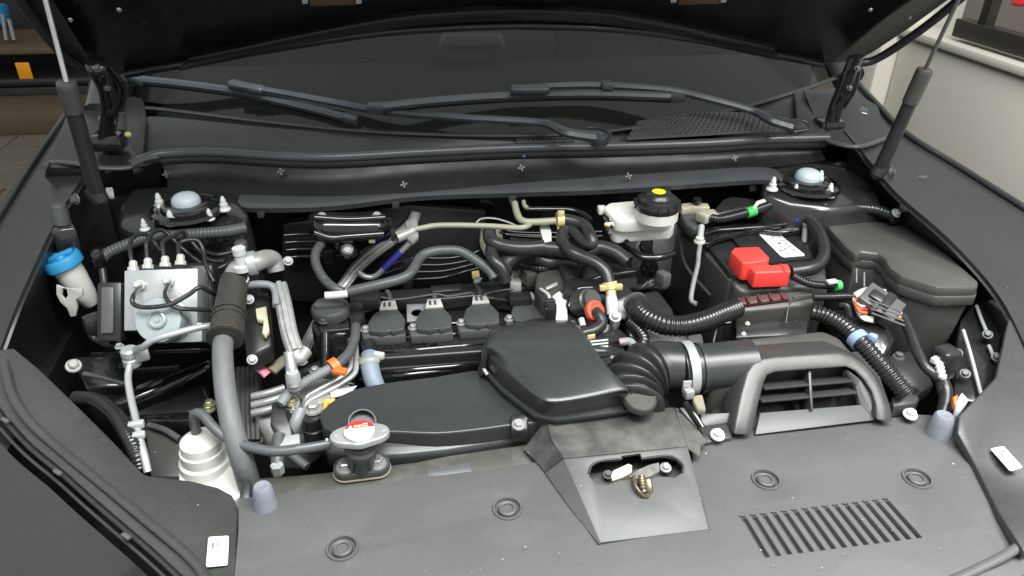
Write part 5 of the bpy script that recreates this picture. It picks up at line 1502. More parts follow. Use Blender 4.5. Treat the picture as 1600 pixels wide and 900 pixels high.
tube('valve_body', [(955, 464, 0.886), (956, 475, 0.878), (957, 492, 0.865)], [0.009, 0.0105, 0.0095], 'whitenut', fv, n=4)
slab('valve_bracket', [(962, 470, 0.875), (982, 469, 0.875), (985, 488, 0.862), (976, 494, 0.86), (964, 490, 0.862)], 0.008, 'connect', fv, bev=0.002)
slab('valve_flange', [(953, 492, 0.866), (964, 490, 0.864), (970, 502, 0.855), (962, 512, 0.85), (954, 508, 0.853)], 0.01, 'foil', fv, bev=0.003)
bolt(P(961, 495, 0.872), 0.0105, 'steel', fv, (0, -0.5, 0.8), 'valve_bolt')

# heavy heater hoses
for k, (pts, rp_, lab, m_) in enumerate((
    ([(764, 362, 0.95), (768, 376, 0.945), (785, 384, 0.94), (815, 388, 0.938), (850, 386, 0.938)], 11, 'black heater hose with a wire clamp at the firewall', 'rubber'),
    ([(788, 428, 0.90), (790, 412, 0.91), (806, 399, 0.918), (838, 388, 0.925), (876, 390, 0.925), (910, 396, 0.922), (934, 387, 0.928), (960, 394, 0.925), (982, 410, 0.915)], 12, 'thick black heater hose crossing under the looped purge hose', 'rubber'),
    ([(768, 384, 0.935), (770, 404, 0.925), (784, 420, 0.912), (790, 440, 0.89)], 10, 'thick black hose dropping from the firewall toward the coils', 'rubber'),
    ([(838, 404, 0.905), (858, 410, 0.90), (880, 408, 0.90), (905, 412, 0.90)], 9, 'black hose lying below the crossing heater hose', 'rubber'))):
    o = tube('coolant_hose', pts, 0.012, m_, None, n=7, rp=rp_, seg=18)
    tag(o, lab, 'hose')
gk = thing('firewall_gasket', 'beige firewall grommet plate behind the heater hoses', 'grommet', P(760, 380, 0.94))
slab('gasket_plate', sm([P(752, 362, y=1.27), P(764, 354, y=1.27), P(782, 358, y=1.27), P(786, 380, y=1.27), P(776, 398, y=1.27), P(758, 398, y=1.27), P(750, 384, y=1.27)], 3), (0, 0.012, 0), 'beige', gk, bev=0.003)
for (a, b) in ((766, 362), (762, 388)):
    q = P(a, b, y=1.19)
    ring('wire_clamp', q, (0.7, -0.5, 0), M(12, q), 0.001, 'steel', gk, hs=0.0016)
wc = thing('white_bracket', 'white plastic pipe bracket right of the heater hoses', 'bracket', P(858, 365, 0.94))
slab('bracket_tab', [(843, 352, 0.952), (858, 350, 0.952), (862, 362, 0.947), (862, 376, 0.940), (850, 378, 0.940), (846, 366, 0.947)], 0.01, 'whiteclip', wc, bev=0.002)
slab('bracket_plate', [P(a, b, y=1.24) for a, b in ((795, 362), (845, 366), (846, 378), (800, 384))], (0, 0.01, 0), 'whiteclip', wc, bev=0.002)
for k in range(2):
    tube('steel_line', [P(780, 354 + 8 * k, y=1.23), P(800, 362 + 6 * k, y=1.23), P(850, 364 + 7 * k, y=1.23), P(940, 362 + 7 * k, y=1.24)], 0.0032, 'gloss', wc, n=5)
tube('arched_wire', [(744, 348, 0.965), (752, 342, 0.97), (770, 341, 0.972), (790, 346, 0.968), (810, 354, 0.962)], 0.0016, 'connect', wc, n=6, seg=6)
bk = tube('brake_hose', [(826, 327, 0.972), (860, 327, 0.972), (890, 328, 0.97), (910, 334, 0.967), (924, 345, 0.962)], 0.005, 'gloss', None, n=6)
tag(bk, 'thin glossy black pipe above the upper yellow clamp', 'pipe')

# brake fluid reservoir
bf_ = thing('brake_reservoir', 'milky white brake fluid reservoir with black cap and yellow disc', 'reservoir', P(1000, 365, 0.93))
slab('upper_body', [(942, 322, 0.985), (952, 316, 0.985), (1000, 312, 0.985), (1050, 314, 0.985), (1053, 336, 0.975), (1046, 342, 0.973), (975, 346, 0.971), (962, 344, 0.972)], 0.024, 'whitepl', bf_, bev=0.005, seg=3)
slab('lower_body', [(944, 332, 0.964), (990, 327, 0.965), (1050, 335, 0.96), (1055, 348, 0.954), (1048, 355, 0.951), (1000, 358, 0.950), (966, 362, 0.948), (956, 358, 0.95)], 0.026, 'whitepl', bf_, bev=0.005, seg=3)
q = P(1026, 330, 0.985)
lathe('filler_collar', vadd(q, 0, 0, -0.012), (0, 0, 1), [(0.037, 0), (0.037, 0.018), (0.034, 0.020)], 'whitepl', bf_, seg=32)
cp_ = lathe('cap', vadd(q, 0, 0, 0.008), (0, 0, 1), [(0.036, -0.004), (0.0385, 0.0), (0.0385, 0.007), (0.035, 0.009), (0.034, 0.016), (0.030, 0.019), (0.026, 0.020), (0.022, 0.026), (0.018, 0.028), (0, 0.028)], 'plastic', bf_, seg=36)
for k in range(14):
    a = 2 * math.pi * k / 14
    box('cap_lug', q + Vector((0.0375 * math.cos(a), 0.0375 * math.sin(a), 0.014)), (0.006, 0.004, 0.011), 'plastic', bf_, math.degrees(a), bev=0.001)
lathe('yellow_disc', vadd(q, 0, 0, 0.0362), (0, 0, 1), [(0.0115, -0.0005), (0.0115, 0.0006), (0, 0.0008)], 'yellowcap', bf_, seg=24)
slab('fluid_band', sm([(946, 347, 0.9665), (990, 345, 0.966), (1040, 346, 0.966), (1050, 342, 0.966), (1051, 346, 0.962), (1040, 350, 0.962), (990, 350, 0.962), (952, 352, 0.962)], 2), 0.004, 'tanfluid', bf_, bev=0.001)
box('side_lug', (940, 328, 0.975), (0.014, 0.016, 0.014), 'whitepl', bf_, bev=0.003)
box('side_tab', (958, 352, 0.955), (0.018, 0.012, 0.03), 'whitepl', bf_, bev=0.003)
tube('side_wire', [(944, 334, 0.972), (952, 344, 0.966), (956, 356, 0.958)], 0.0028, 'plastic', bf_, n=5)
# booster and brackets below it
bs = thing('brake_booster', 'grey steel mounting bracket under the white reservoir', 'bracket', P(1020, 420, 0.88))
slab('bracket_web', [P(a, b, y=1.235) for a, b in ((1008, 372), (1022, 366), (1020, 392), (1030, 418), (1024, 434), (1006, 434), (1002, 420), (1010, 408), (1000, 388))], (0, 0.012, 0), 'cowl', bs, bev=0.002)
for (a, b) in ((1004, 388), (1006, 420), (1020, 424), (1012, 414)):
    bolt(P(a, b, y=1.228), 0.005, 'dark', bs, (0, -1, 0.2), 'bracket_hole')
lathe('booster_drum', P(1040, 405, y=1.26), (0, -1, 0.15), [(0.07, -0.03), (0.072, 0.0), (0.06, 0.012), (0.02, 0.018), (0, 0.018)], 'foil', bs, seg=40)
tube('booster_pipe', [(978, 378, 0.93), (988, 390, 0.925), (1005, 402, 0.92), (1030, 402, 0.92), (1052, 396, 0.92)], 0.0062, 'gloss', bs, n=6)
box('sensor_plug', (1036, 436, 0.89), (0.018, 0.022, 0.026), 'hosegrey', bs, 25, bev=0.003)
for k in range(4):
    tube('sensor_wire', [P(1030 - k * 6, 432 + k * 3, 0.885), P(1015 - k * 5, 448 + k, 0.875), P(1000 - k * 4, 446 + k, 0.87)], 0.0034, 'rubber', bs, n=5)

# ================================================================== INTAKE
ic = thing('flat_intake_cover', 'wide flat black intake cover behind the radiator cap', 'intake cover', P(670, 650, 0.78))
IZ = 0.838
slab('cover_body', sm([(500, 652, IZ - 0.006), (512, 632, IZ - 0.003), (548, 610, IZ), (600, 598, IZ), (680, 588, IZ), (760, 578, IZ), (815, 606, IZ), (850, 640, IZ), (842, 660, IZ - 0.008), (800, 664, IZ - 0.008), (740, 672, IZ - 0.008), (680, 677, IZ - 0.008), (600, 674, IZ - 0.008), (520, 674, IZ - 0.008)], 3), 0.06, 'intake', ic, bev=0.020, seg=7, smooth=70)
slab('front_skirt', [(505, 680, 0.812), (600, 684, 0.812), (690, 684, 0.812), (800, 672, 0.812), (850, 662, 0.812), (852, 680, 0.805), (700, 705, 0.803), (590, 715, 0.803), (510, 705, 0.805)], 0.03, 'intake', ic, bev=0.006, seg=3)
slab('screw_tab', [(796, 650, 0.838), (806, 644, 0.84), (820, 644, 0.84), (826, 652, 0.838), (826, 672, 0.828), (798, 676, 0.828)], 0.02, 'plastic', ic, bev=0.004, seg=3)
bolt(P(810, 664, 0.8385), 0.0095, 'steel', ic, (0, -0.25, 1), 'tab_screw')

rb = thing('resonator_box', 'bulging smooth black intake resonator in the middle foreground', 'resonator', P(860, 580, 0.80))
RR = [([(770, 516), (800, 506), (840, 502), (870, 500), (893, 502), (906, 510)], 0.868),
      ([(770, 519), (800, 509), (840, 505), (870, 503), (893, 505), (907, 513)], 0.889),
      ([(768, 527), (800, 522), (840, 519), (870, 518), (900, 520), (918, 530)], 0.898),
      ([(765, 540), (800, 548), (840, 553), (880, 556), (915, 558), (942, 566)], 0.899),
      ([(768, 553), (800, 580), (840, 612), (868, 620), (922, 613), (974, 604)], 0.884),
      ([(764, 558), (796, 589), (840, 624), (870, 631), (925, 623), (976, 613)], 0.876),
      ([(758, 568), (790, 600), (838, 636), (870, 643), (926, 635), (978, 624)], 0.858),
      ([(756, 574), (788, 606), (837, 643), (870, 650), (927, 643), (979, 634)], 0.846)]
rows_r = []
for pl_, zz in RR:
    r_ = [P(a, b, zz) for a, b in pl_]
    r_ = [vadd(r_[0], -0.010, 0.004, -0.036), vadd(r_[0], -0.006, 0.002, -0.010)] + r_ + [vadd(r_[-1], 0.006, 0.003, -0.012), vadd(r_[-1], 0.008, 0.004, -0.04)]
    rows_r.append(r_)
sheet('resonator_shell', rows_r, 'intake', rb, nu=4, nv=4, thick=0.003, smooth=80)
ft = [P(a, b, 0.848) for a, b in ((768, 512), (840, 496), (905, 502), (945, 562), (982, 600), (984, 640), (928, 648), (870, 655), (834, 648), (784, 610), (752, 576), (752, 545))]
slab('lower_flange', ft, 0.007, 'intake', rb, bev=0.002, seg=2)
cc = sum(ft, Vector()) / len(ft)
slab('lower_shell', [cc + (p - cc) * 0.96 + Vector((0, 0, -0.007)) for p in ft], 0.05, 'intake', rb, bev=0.004, taper=0.94)
tube('clip_spring', [(757, 568, 0.862), (756, 576, 0.855), (762, 586, 0.85)], 0.003, 'steel', rb, n=5)

bw_ = thing('intake_bellows', 'ribbed black rubber intake bellows with a silver hose clamp', 'bellows', P(1020, 600, 0.80))
axis_pts = [P(985, 640, 0.835), P(985, 612, 0.842), P(1000, 588, 0.848), P(1030, 574, 0.851), P(1062, 574, 0.851)]
ln = cr(axis_pts, 10)
# bellows: convolutions on the bend, plain cuff at the clamp
prof_r = []
for i in range(len(ln)):
    u = i / (len(ln) - 1)
    base = 0.043 - 0.005 * u
    prof_r.append(base)
rings_n = 5
bm_pts, bm_r = [], []
steps = 80
for i in range(steps + 1):
    u = i / steps
    k = u * (len(ln) - 1)
    a = min(int(k), len(ln) - 2)
    bm_pts.append(ln[a].lerp(ln[a + 1], k - a))
    amp = 0.0068 if u < 0.70 else 0.0
    bm_r.append(0.042 - 0.004 * u + amp * math.sin(u / 0.70 * rings_n * 2 * math.pi))
tube('bellows', bm_pts, bm_r, 'rubber', bw_, n=1, seg=32, smooth=70)
dirc = (ln[-1] - ln[-4]).normalized()
q = P(1073, 577, 0.851)
ring('hose_clamp', q, (1, 0.0, 0.02), 0.0415, 0.0012, 'alublock', bw_, seg=40, hs=0.0065)
box('clamp_tongue', P(1073, 604, 0.852), (0.013, 0.004, 0.02), 'alublock', bw_, 0, bev=0.001)
box('clamp_buckle', P(1076, 615, 0.846), (0.014, 0.012, 0.014), 'foil', bw_, 10, bev=0.002)
lathe('resonator_plug', P(1000, 622, 0.866), (0.1, -0.3, 1), [(0.023, -0.008), (0.024, 0.0), (0.0225, 0.003), (0.0205, 0.0015), (0, 0.0015)], 'plastic_matt', bw_, seg=30)

# air cleaner housing
ac = thing('air_cleaner', 'brownish black air cleaner housing with round outlet tube', 'air cleaner', P(1230, 580, 0.75))
tube('outlet_tube', [P(1062, 578, 0.851), P(1110, 574, 0.851), P(1172, 569, 0.851)], [0.0365, 0.0365, 0.038], 'intake', ac, n=4, seg=32)
ring('outlet_bead', P(1092, 576, 0.851), (1, 0, 0), 0.0375, 0.0015, 'intake', ac, seg=36, hs=0.003)
slab('housing_top', [(1088, 560, 0.858), (1120, 538, 0.872), (1160, 526, 0.878), (1285, 514, 0.878), (1312, 524, 0.876), (1334, 548, 0.868), (1340, 560, 0.862), (1265, 566, 0.862), (1185, 572, 0.858), (1160, 600, 0.845), (1110, 600, 0.845)], 0.08, 'brownblack', ac, bev=0.010, seg=4)
slab('housing_lower', [(1110, 640, 0.80), (1160, 620, 0.80), (1160, 665, 0.79), (1116, 672, 0.79)], 0.06, 'plastic', ac, bev=0.004)
slab('tube_neck_wedge', [(1072, 522, 0.885), (1098, 518, 0.885), (1102, 545, 0.875), (1080, 548, 0.875)], 0.05, 'plastic_matt', ac, bev=0.006, seg=3)
tube('rod_bracket', [(1142, 504, 0.875), (1122, 508, 0.87), (1118, 518, 0.865), (1114, 536, 0.855)], 0.003, 'gloss', ac, n=6)
for (a, b) in ((1168, 506), (1162, 522)):
    bolt(P(a, b, 0.872), 0.004, 'whiteclip', ac, name='housing_pin')

# air inlet arch standing on the radiator cover
ai = thing('air_inlet', 'arched black plastic air inlet with slats, on the right of the cover', 'air inlet', P(1270, 680, 0.80))
n_in = Vector((0, -0.62, 0.78)).normalized()
p_in = P(1270, 655, 0.812)


def I(px, py, h=0.0):
    return PP(px, py, p_in + n_in * h, n_in)


outer = [(1146, 680), (1150, 655), (1158, 615), (1167, 582), (1176, 568), (1190, 560), (1210, 557), (1265, 553), (1310, 550), (1332, 556), (1352, 568), (1372, 590), (1386, 615), (1394, 642), (1396, 660)]
inner = [(1370, 657), (1369, 632), (1362, 612), (1350, 594), (1336, 580), (1322, 574), (1265, 578), (1212, 582), (1200, 587), (1195, 598), (1186, 632), (1176, 680)]
plate('arch_frame', [I(a, b, 0.012) for a, b in outer + inner], [], (0, 0.045, -0.008), 'trim', ai, bev=0.0035)
opening = [(1366, 655), (1366, 632), (1358, 612), (1347, 595), (1334, 582), (1322, 576), (1265, 580), (1214, 584), (1203, 590), (1198, 600), (1190, 634), (1180, 678)]
slab('inlet_floor', [I(1180, 679, 0.002), I(1188, 645, -0.004), I(1350, 632, -0.004), I(1368, 656, 0.002)], n_in * -0.006, 'cover', ai, bev=0.001)
slab('inlet_side', [I(1322, 576, 0.004), I(1345, 592, 0.004), I(1366, 625, 0.004), I(1368, 655, 0.004), I(1345, 633, -0.004), I(1338, 604, -0.006), I(1322, 582, -0.004)], n_in * -0.012, 'cover', ai, bev=0.002)
slab('inlet_back', [I(a, b, -0.045) for a, b in ((1165, 700), (1180, 560), (1360, 548), (1400, 660))], n_in * -0.003, 'dark', ai, bev=0)
for k, (a, b, c, d) in enumerate((((1195, 606), (1332, 594), 4, 0), ((1190, 626), (1340, 612), 4, 0))):
    slab('slat', [I(a[0], a[1], 0.003), I(b[0], b[1], 0.003), I(b[0], b[1] + c, 0.001), I(a[0], a[1] + c, 0.001)], (0, 0.030, -0.012), 'trim', ai, bev=0.001)
slab('divider', [I(1263, 576, 0.004), I(1268, 576, 0.004), I(1271, 641, 0.002), I(1267, 641, 0.002)], (0, 0.022, -0.03), 'trim', ai, bev=0.001)
slab('left_shelf', [(1095, 646, 0.822), (1150, 644, 0.822), (1148, 660, 0.812), (1094, 668, 0.812)], 0.02, 'trim', ai, bev=0.002)
slab('left_step', [(1094, 668, 0.811), (1148, 660, 0.811), (1144, 684, 0.806), (1102, 692, 0.806)], 0.01, 'trim', ai, bev=0.002)
slab('right_shelf', [(1394, 618, 0.83), (1430, 615, 0.83), (1438, 622, 0.826), (1430, 632, 0.822), (1396, 636, 0.822)], 0.02, 'trim', ai, bev=0.003)
for (a, b) in ((1121, 680), (1422, 648)):
    bolt(P(a, b, 0.812), 0.0105, 'whitenut', ai, (0, -0.2, 1), 'push_pin')
# black brackets left of the inlet
lb = thing('hood_cable_bracket', 'black brackets and cable left of the air inlet', 'bracket', P(1090, 650, 0.80))
slab('bracket_arm', [(1060, 636, 0.84), (1074, 634, 0.84), (1098, 664, 0.825), (1092, 676, 0.82)], 0.02, 'plastic', lb, bev=0.003)
tube('cable', [(1070, 630, 0.842), (1084, 646, 0.838), (1098, 668, 0.828)], 0.004, 'gloss', lb, n=5)
slab('bracket_web', [(1080, 618, 0.84), (1098, 615, 0.84), (1104, 640, 0.83), (1090, 640, 0.83)], 0.012, 'tan', lb, bev=0.003)

# ---- throttle zone between engine and battery
tz = thing('engine_sensor_cover', 'dark brown plastic cover with white plug behind the fourth coil', 'cover', P(870, 450, 0.84))
slab('brown_cover', [(838, 426, 0.885), (852, 418, 0.888), (878, 420, 0.888), (894, 446, 0.875), (896, 468, 0.865), (868, 478, 0.862), (848, 470, 0.865), (836, 446, 0.876)], 0.05, 'brownblack', tz, bev=0.006, seg=3)
slab('silver_edge', [(852, 448, 0.88), (870, 440, 0.882), (872, 444, 0.88), (854, 452, 0.878)], 0.004, 'steel', tz, bev=0.001)
slab('white_plug', [(862, 462, 0.882), (874, 453, 0.884), (889, 468, 0.876), (886, 480, 0.870), (888, 498, 0.860), (868, 500, 0.860), (868, 478, 0.872)], 0.02, 'whiteclip', tz, bev=0.003)
tube('cover_strap', [(880, 415, 0.892), (888, 430, 0.888), (896, 452, 0.876)], 0.007, 'plastic', tz, n=5, flat=(1.5, 0.6))
box('black_plug', (860, 485, 0.868), (0.016, 0.024, 0.034), 'plastic', tz, bev=0.002)
for k in range(3):
    box('plug_fin', P(860, 470 + k * 6, 0.884 - k * 0.003), (0.018, 0.004, 0.003), 'coil', tz)
tube('plug_wire', [(859, 468, 0.88), (856, 460, 0.88), (845, 452, 0.875)], 0.003, 'whiteclip', tz, n=4)
hb = thing('hose_connector_block', 'white square connector behind the corrugated loom', 'connector', P(815, 430, 0.85))
slab('white_block', [(796, 424, 0.865), (806, 422, 0.866), (816, 432, 0.86), (815, 444, 0.855), (797, 442, 0.857)], 0.02, 'whiteclip', hb, bev=0.002)
box('grey_button', (815, 424, 0.87), (0.012, 0.014, 0.012), 'connect', hb, bev=0.005)
box('black_shell', (828, 430, 0.868), (0.03, 0.04, 0.03), 'brownblack', hb, 12, bev=0.006)
cl = tube('engine_loom', [(784, 440, 0.868), (786, 420, 0.885), (800, 412, 0.888), (820, 414, 0.886), (845, 420, 0.888), (862, 414, 0.892), (880, 410, 0.894)], 0.008, 'conduit', None, n=7, corr=(0.005, 0.0012))
tag(cl, 'corrugated black loom arching behind the coils', 'wiring loom')
yt = slab('yellow_tag', [(737, 424, 0.862), (748, 422, 0.862), (750, 432, 0.857), (738, 434, 0.857)], 0.003, 'clampyel', None, bev=0.0006)
tag(yt, 'small yellow tag above the wiring rail', 'tag')
wt = slab('white_tab', [(740, 436, 0.856), (754, 433, 0.857), (750, 440, 0.852), (741, 442, 0.851)], 0.003, 'connect', None, bev=0.0006)
tag(wt, 'pale tab directly under the small yellow tag', 'tag')
th = thing('throttle_body', 'black throttle body with orange red seal and elbow hose', 'throttle body', P(925, 520, 0.80))
slab('throttle_case', [(880, 470, 0.865), (900, 446, 0.872), (940, 446, 0.872), (948, 470, 0.862), (946, 520, 0.84), (890, 526, 0.835)], 0.08, 'plastic', th, bev=0.006, seg=3)
box('throttle_flange', (915, 455, 0.878), (0.075, 0.06, 0.02), 'plastic', th, -15, bev=0.005)
tube('case_rail', [(888, 480, 0.87), (893, 462, 0.882), (902, 452, 0.886), (925, 450, 0.886)], 0.005, 'gloss', th, n=6)
lathe('sensor_barrel', P(914, 472, 0.88), (0.35, -0.55, 0.5), [(0.020, -0.02), (0.020, 0.012), (0.017, 0.014), (0.016, 0.022)], 'plastic_matt', th)
q = P(929, 486, 0.885)
lathe('red_seal', q, (0.35, -0.55, 0.5), [(0.017, -0.004), (0.018, 0.0), (0.017, 0.004), (0.012, 0.005), (0.010, 0.008), (0, 0.008)], 'orangered', th, seg=26)
tube('elbow_hose', [P(930, 486, 0.888), P(937, 494, 0.885), P(940, 506, 0.878), P(928, 516, 0.874), P(908, 522, 0.872), P(898, 530, 0.868)], 0.0088, 'rubber', th, n=7, seg=16)
tube('second_hose', [P(948, 510, 0.868), P(944, 520, 0.862), P(926, 526, 0.858), P(908, 528, 0.858)], 0.008, 'rubber', th, n=6)
box('yellow_clamp', P(922, 526, 0.868), (0.014, 0.010, 0.012), 'clampyel', th, 15, bev=0.002)
tube('white_pin', [P(908, 498, 0.875), P(911, 510, 0.868)], 0.005, 'whiteclip', th, n=3)
bolt(P(895, 506, 0.865), 0.006, 'coillow', th, name='case_bolt')
slab('metal_lip', [(868, 500, 0.862), (882, 504, 0.86), (886, 512, 0.856), (872, 508, 0.858)], 0.006, 'connect', th, bev=0.002)
cnn = thing('injector_connectors', 'stacked black connectors with pink and orange wires by the bellows', 'connector', P(945, 540, 0.82))
for k, (a, b, s) in enumerate(((940, 534, 0.05), (948, 552, 0.05), (955, 564, 0.04), (962, 530, 0.03))):
    box('connector', P(a, b, 0.858 - 0.006 * k), (s, 0.03, 0.018), 'plastic', cnn, 5 + 4 * k, bev=0.003)
for k in range(3):
    tube('connector_pin', [P(922, 534 + k * 5, 0.868 - k * 0.003), P(950, 531 + k * 5, 0.868 - k * 0.003)], 0.0018, 'connect', cnn, n=2, seg=6)
tube('grey_sheath', [P(968, 535, 0.868), P(984, 534, 0.87), P(990, 543, 0.866), P(988, 554, 0.86)], 0.0065, 'hoselight', cnn, n=6)
tube('pink_wire', [P(968, 535, 0.871), P(975, 533, 0.872)], 0.0042, 'pink', cnn, n=3)
tube('orange_wire', [P(970, 556, 0.862), P(984, 552, 0.862)], 0.0036, 'orange', cnn, n=3)
tube('pcv_hose', [P(926, 550, 0.856), P(945, 552, 0.853), P(956, 562, 0.848), P(956, 590, 0.83)], 0.010, 'rubber', cnn, n=6)
cr2 = tube('loom_bend', [(985, 504, 0.862), (998, 516, 0.862), (1006, 532, 0.858), (998, 546, 0.852), (986, 556, 0.845)], 0.0095, 'conduit', None, n=7, corr=(0.006, 0.0018), rp=10)
tag(cr2, 'short bent corrugated loom left of the large conduit', 'wiring loom')
ga = thing('gearbox_cover', 'large black ducting behind the throttle body', 'duct', P(975, 440, 0.85))
slab('duct_body', [(905, 412, 0.88), (940, 404, 0.885), (985, 410, 0.885), (998, 430, 0.878), (998, 462, 0.862), (960, 478, 0.855), (915, 460, 0.862)], 0.08, 'plastic', ga, bev=0.012, seg=4)
tube('duct_crease', [(915, 440, 0.884), (950, 430, 0.888), (992, 424, 0.887)], 0.004, 'plastic', ga, n=5)
slab('duct_arm', [(992, 456, 0.872), (1030, 448, 0.876), (1052, 478, 0.862), (1060, 500, 0.852), (1035, 505, 0.85), (1005, 490, 0.857)], 0.06, 'plastic', ga, bev=0.012, seg=4)
slab('duct_base', [(970, 470, 0.855), (1000, 462, 0.858), (1060, 500, 0.84), (1090, 540, 0.815), (1010, 560, 0.805), (980, 520, 0.83)], 0.05, 'gloss2', ga, bev=0.008, seg=3)

# large corrugated conduit to the battery box
lc = thing('large_conduit', 'large glossy corrugated conduit running from duct to battery box', 'conduit', P(1060, 510, 0.86))
tube('conduit', [(993, 474, 0.885), (1002, 488, 0.884), (1018, 500, 0.883), (1042, 508, 0.882), (1070, 509, 0.882), (1100, 502, 0.882), (1130, 490, 0.882), (1152, 481, 0.880)], 0.017, 'conduit', lc, n=8, corr=(0.0062, 0.0020), rp=17, seg=22)
ring('conduit_end', P(993, 474, 0.885), P(1002, 488, 0.884) - P(993, 474, 0.885), M(17.5, P(993, 474, 0.885)), 0.0018, 'hosegrey', lc, hs=0.003)

# ================================================================== BATTERY
bt_ = thing('battery', 'black car battery with red terminal cover and printed label', 'battery', P(1180, 420, 0.72))
BZ = 0.905
slab('battery_case', [(1078, 352, BZ), (1120, 340, BZ), (1215, 332, BZ), (1252, 352, BZ), (1276, 408, BZ), (1262, 412, BZ), (1150, 428, BZ), (1140, 424, BZ)], 0.17, 'plastic', bt_, bev=0.004, seg=3)
slab('lid_step', [(1128, 352, BZ + 0.006), (1206, 344, BZ + 0.006), (1244, 352, BZ + 0.006), (1268, 402, BZ + 0.006), (1178, 412, BZ + 0.006)], 0.008, 'plastic', bt_, bev=0.002)
lq = [(1177, 358, BZ + 0.0066), (1204, 356, BZ + 0.0066), (1259, 400, BZ + 0.0066), (1222, 403, BZ + 0.0066)]
rows_ = []
rg = random.Random(5)
for k in range(9):
    for (u0, u1) in ((0.30, 0.58), (0.64, 0.94)):
        v0 = 0.05 + k * 0.105
        rows_.append((u0, u0 + (u1 - u0) * rg.uniform(0.6, 1), v0, v0 + 0.022))
lab_ = sticker(lq, bt_, rows_, 'printed_label')
bm = bmesh.new()
A_, B_, C_, D_ = VL(lq)


def atl(u, v):
    return A_.lerp(B_, u).lerp(D_.lerp(C_, u), v) + Vector((0, 0, 0.0019))


for (u0, u1, v0, v1) in ((0.18, 0.23, 0.36, 0.38), (0.45, 0.54, 0.36, 0.38), (0.17, 0.23, 0.53, 0.55), (0.45, 0.56, 0.54, 0.57), (0.85, 0.95, 0.51, 0.53), (0.12, 0.18, 0.67, 0.69), (0.14, 0.25, 0.79, 0.82), (0.44, 0.51, 0.73, 0.76), (0.20, 0.78, 0.325, 0.332)):
    bm.faces.new([bm.verts.new(atl(u, v)) for u, v in ((u0, v0), (u1, v0), (u1, v1), (u0, v1))])
link('label_symbols', done(bm, 'label_symbols'), 'inkdark', lab_)
# red cover over the positive post
rc_ = slab('terminal_cover', [(1142, 392, BZ + 0.030), (1148, 386, BZ + 0.031), (1186, 385, BZ + 0.031), (1203, 402, BZ + 0.029), (1199, 407, BZ + 0.028), (1168, 411, BZ + 0.028), (1160, 410, BZ + 0.028)], 0.034, 'red', bt_, bev=0.003, seg=3)
slab('cover_tongue', [(1168, 412, BZ + 0.022), (1198, 410, BZ + 0.022), (1204, 414, BZ + 0.021), (1230, 411, BZ + 0.021), (1235, 418, BZ + 0.019), (1236, 424, BZ + 0.018), (1180, 426, BZ + 0.018)], 0.030, 'red', rc_, bev=0.003, seg=3)
for (a, b) in ((1186, 412), (1219, 415)):
    tube('cover_groove', [P(a, b - 3, BZ + 0.0215), P(a + 8, b + 10, BZ + 0.0185)], 0.0008, 'redlabel', rc_, n=2, seg=6)
# hold-down bar
hd = thing('battery_hold_down', 'black steel hold-down bar across the battery with grey hook rod', 'hold-down bar', P(1160, 365, 0.92))
slab('bar', sm([(1088, 362, BZ + 0.020), (1110, 354, BZ + 0.022), (1150, 352, BZ + 0.022), (1200, 346, BZ + 0.022), (1245, 342, BZ + 0.022), (1262, 350, BZ + 0.020), (1258, 358, BZ + 0.018), (1220, 362, BZ + 0.018), (1180, 358, BZ + 0.018), (1150, 364, BZ + 0.018), (1120, 372, BZ + 0.017), (1106, 380, BZ + 0.016), (1092, 374, BZ + 0.017)], 3), 0.012, 'gloss', hd, bev=0.003, seg=3)
tube('bar_rib', [(1100, 366, BZ + 0.023), (1120, 360, BZ + 0.024), (1160, 357, BZ + 0.024), (1210, 353, BZ + 0.024), (1250, 348, BZ + 0.022)], 0.003, 'gloss', hd, n=6)
tube('hook_rod', [(1096, 352, BZ + 0.035), (1095, 374, BZ + 0.02), (1092, 395, BZ + 0.008), (1090, 415, 0.895), (1084, 440, 0.878), (1080, 462, 0.862), (1081, 471, 0.856), (1088, 475, 0.855)], 0.0042, 'hoselight', hd, n=6)
tube('rod_thread', [(1096, 353, BZ + 0.034), (1094, 372, BZ + 0.022)], 0.0058, 'connect', hd, n=4, corr=(0.003, 0.0008))
lathe('rod_nut', P(1093, 377, BZ + 0.020), (0, 0, 1), [(0.010, -0.002), (0.010, 0.001), (0.0075, 0.0015), (0.0075, 0.007), (0, 0.007)], 'whiteclip', hd, seg=12)
tube('far_rod', [(1259, 350, BZ + 0.03), (1258, 358, BZ + 0.02), (1256, 380, BZ)], 0.0052, 'hoselight', hd, n=4)
bolt(P(1258, 351, BZ + 0.024), 0.006, 'steel', hd, name='rod_nut')
# negative clamp with sensor
tc_ = thing('battery_terminal', 'corroded cream metal clamp on the negative battery post', 'terminal clamp', P(1090, 335, 0.93))
for (a, b, s, r_) in ((1072, 326, (0.03, 0.022, 0.014), 10), (1092, 326, (0.036, 0.02, 0.016), -8), (1102, 338, (0.03, 0.024, 0.018), 30), (1112, 336, (0.02, 0.03, 0.012), 0)):
    box('clamp_piece', P(a, b, 0.945), s, 'cream', tc_, r_, bev=0.003)
lathe('clamp_bolt', P(1088, 318, 0.955), (0.1, -0.2, 1), [(0.004, -0.02), (0.004, 0.004), (0.009, 0.005), (0.008, 0.010), (0, 0.010)], 'gloss', tc_)
slab('sensor_case', [(1062, 333, 0.94), (1086, 330, 0.94), (1094, 352, 0.93), (1086, 358, 0.928), (1072, 350, 0.93)], 0.02, 'coil', tc_, bev=0.004)
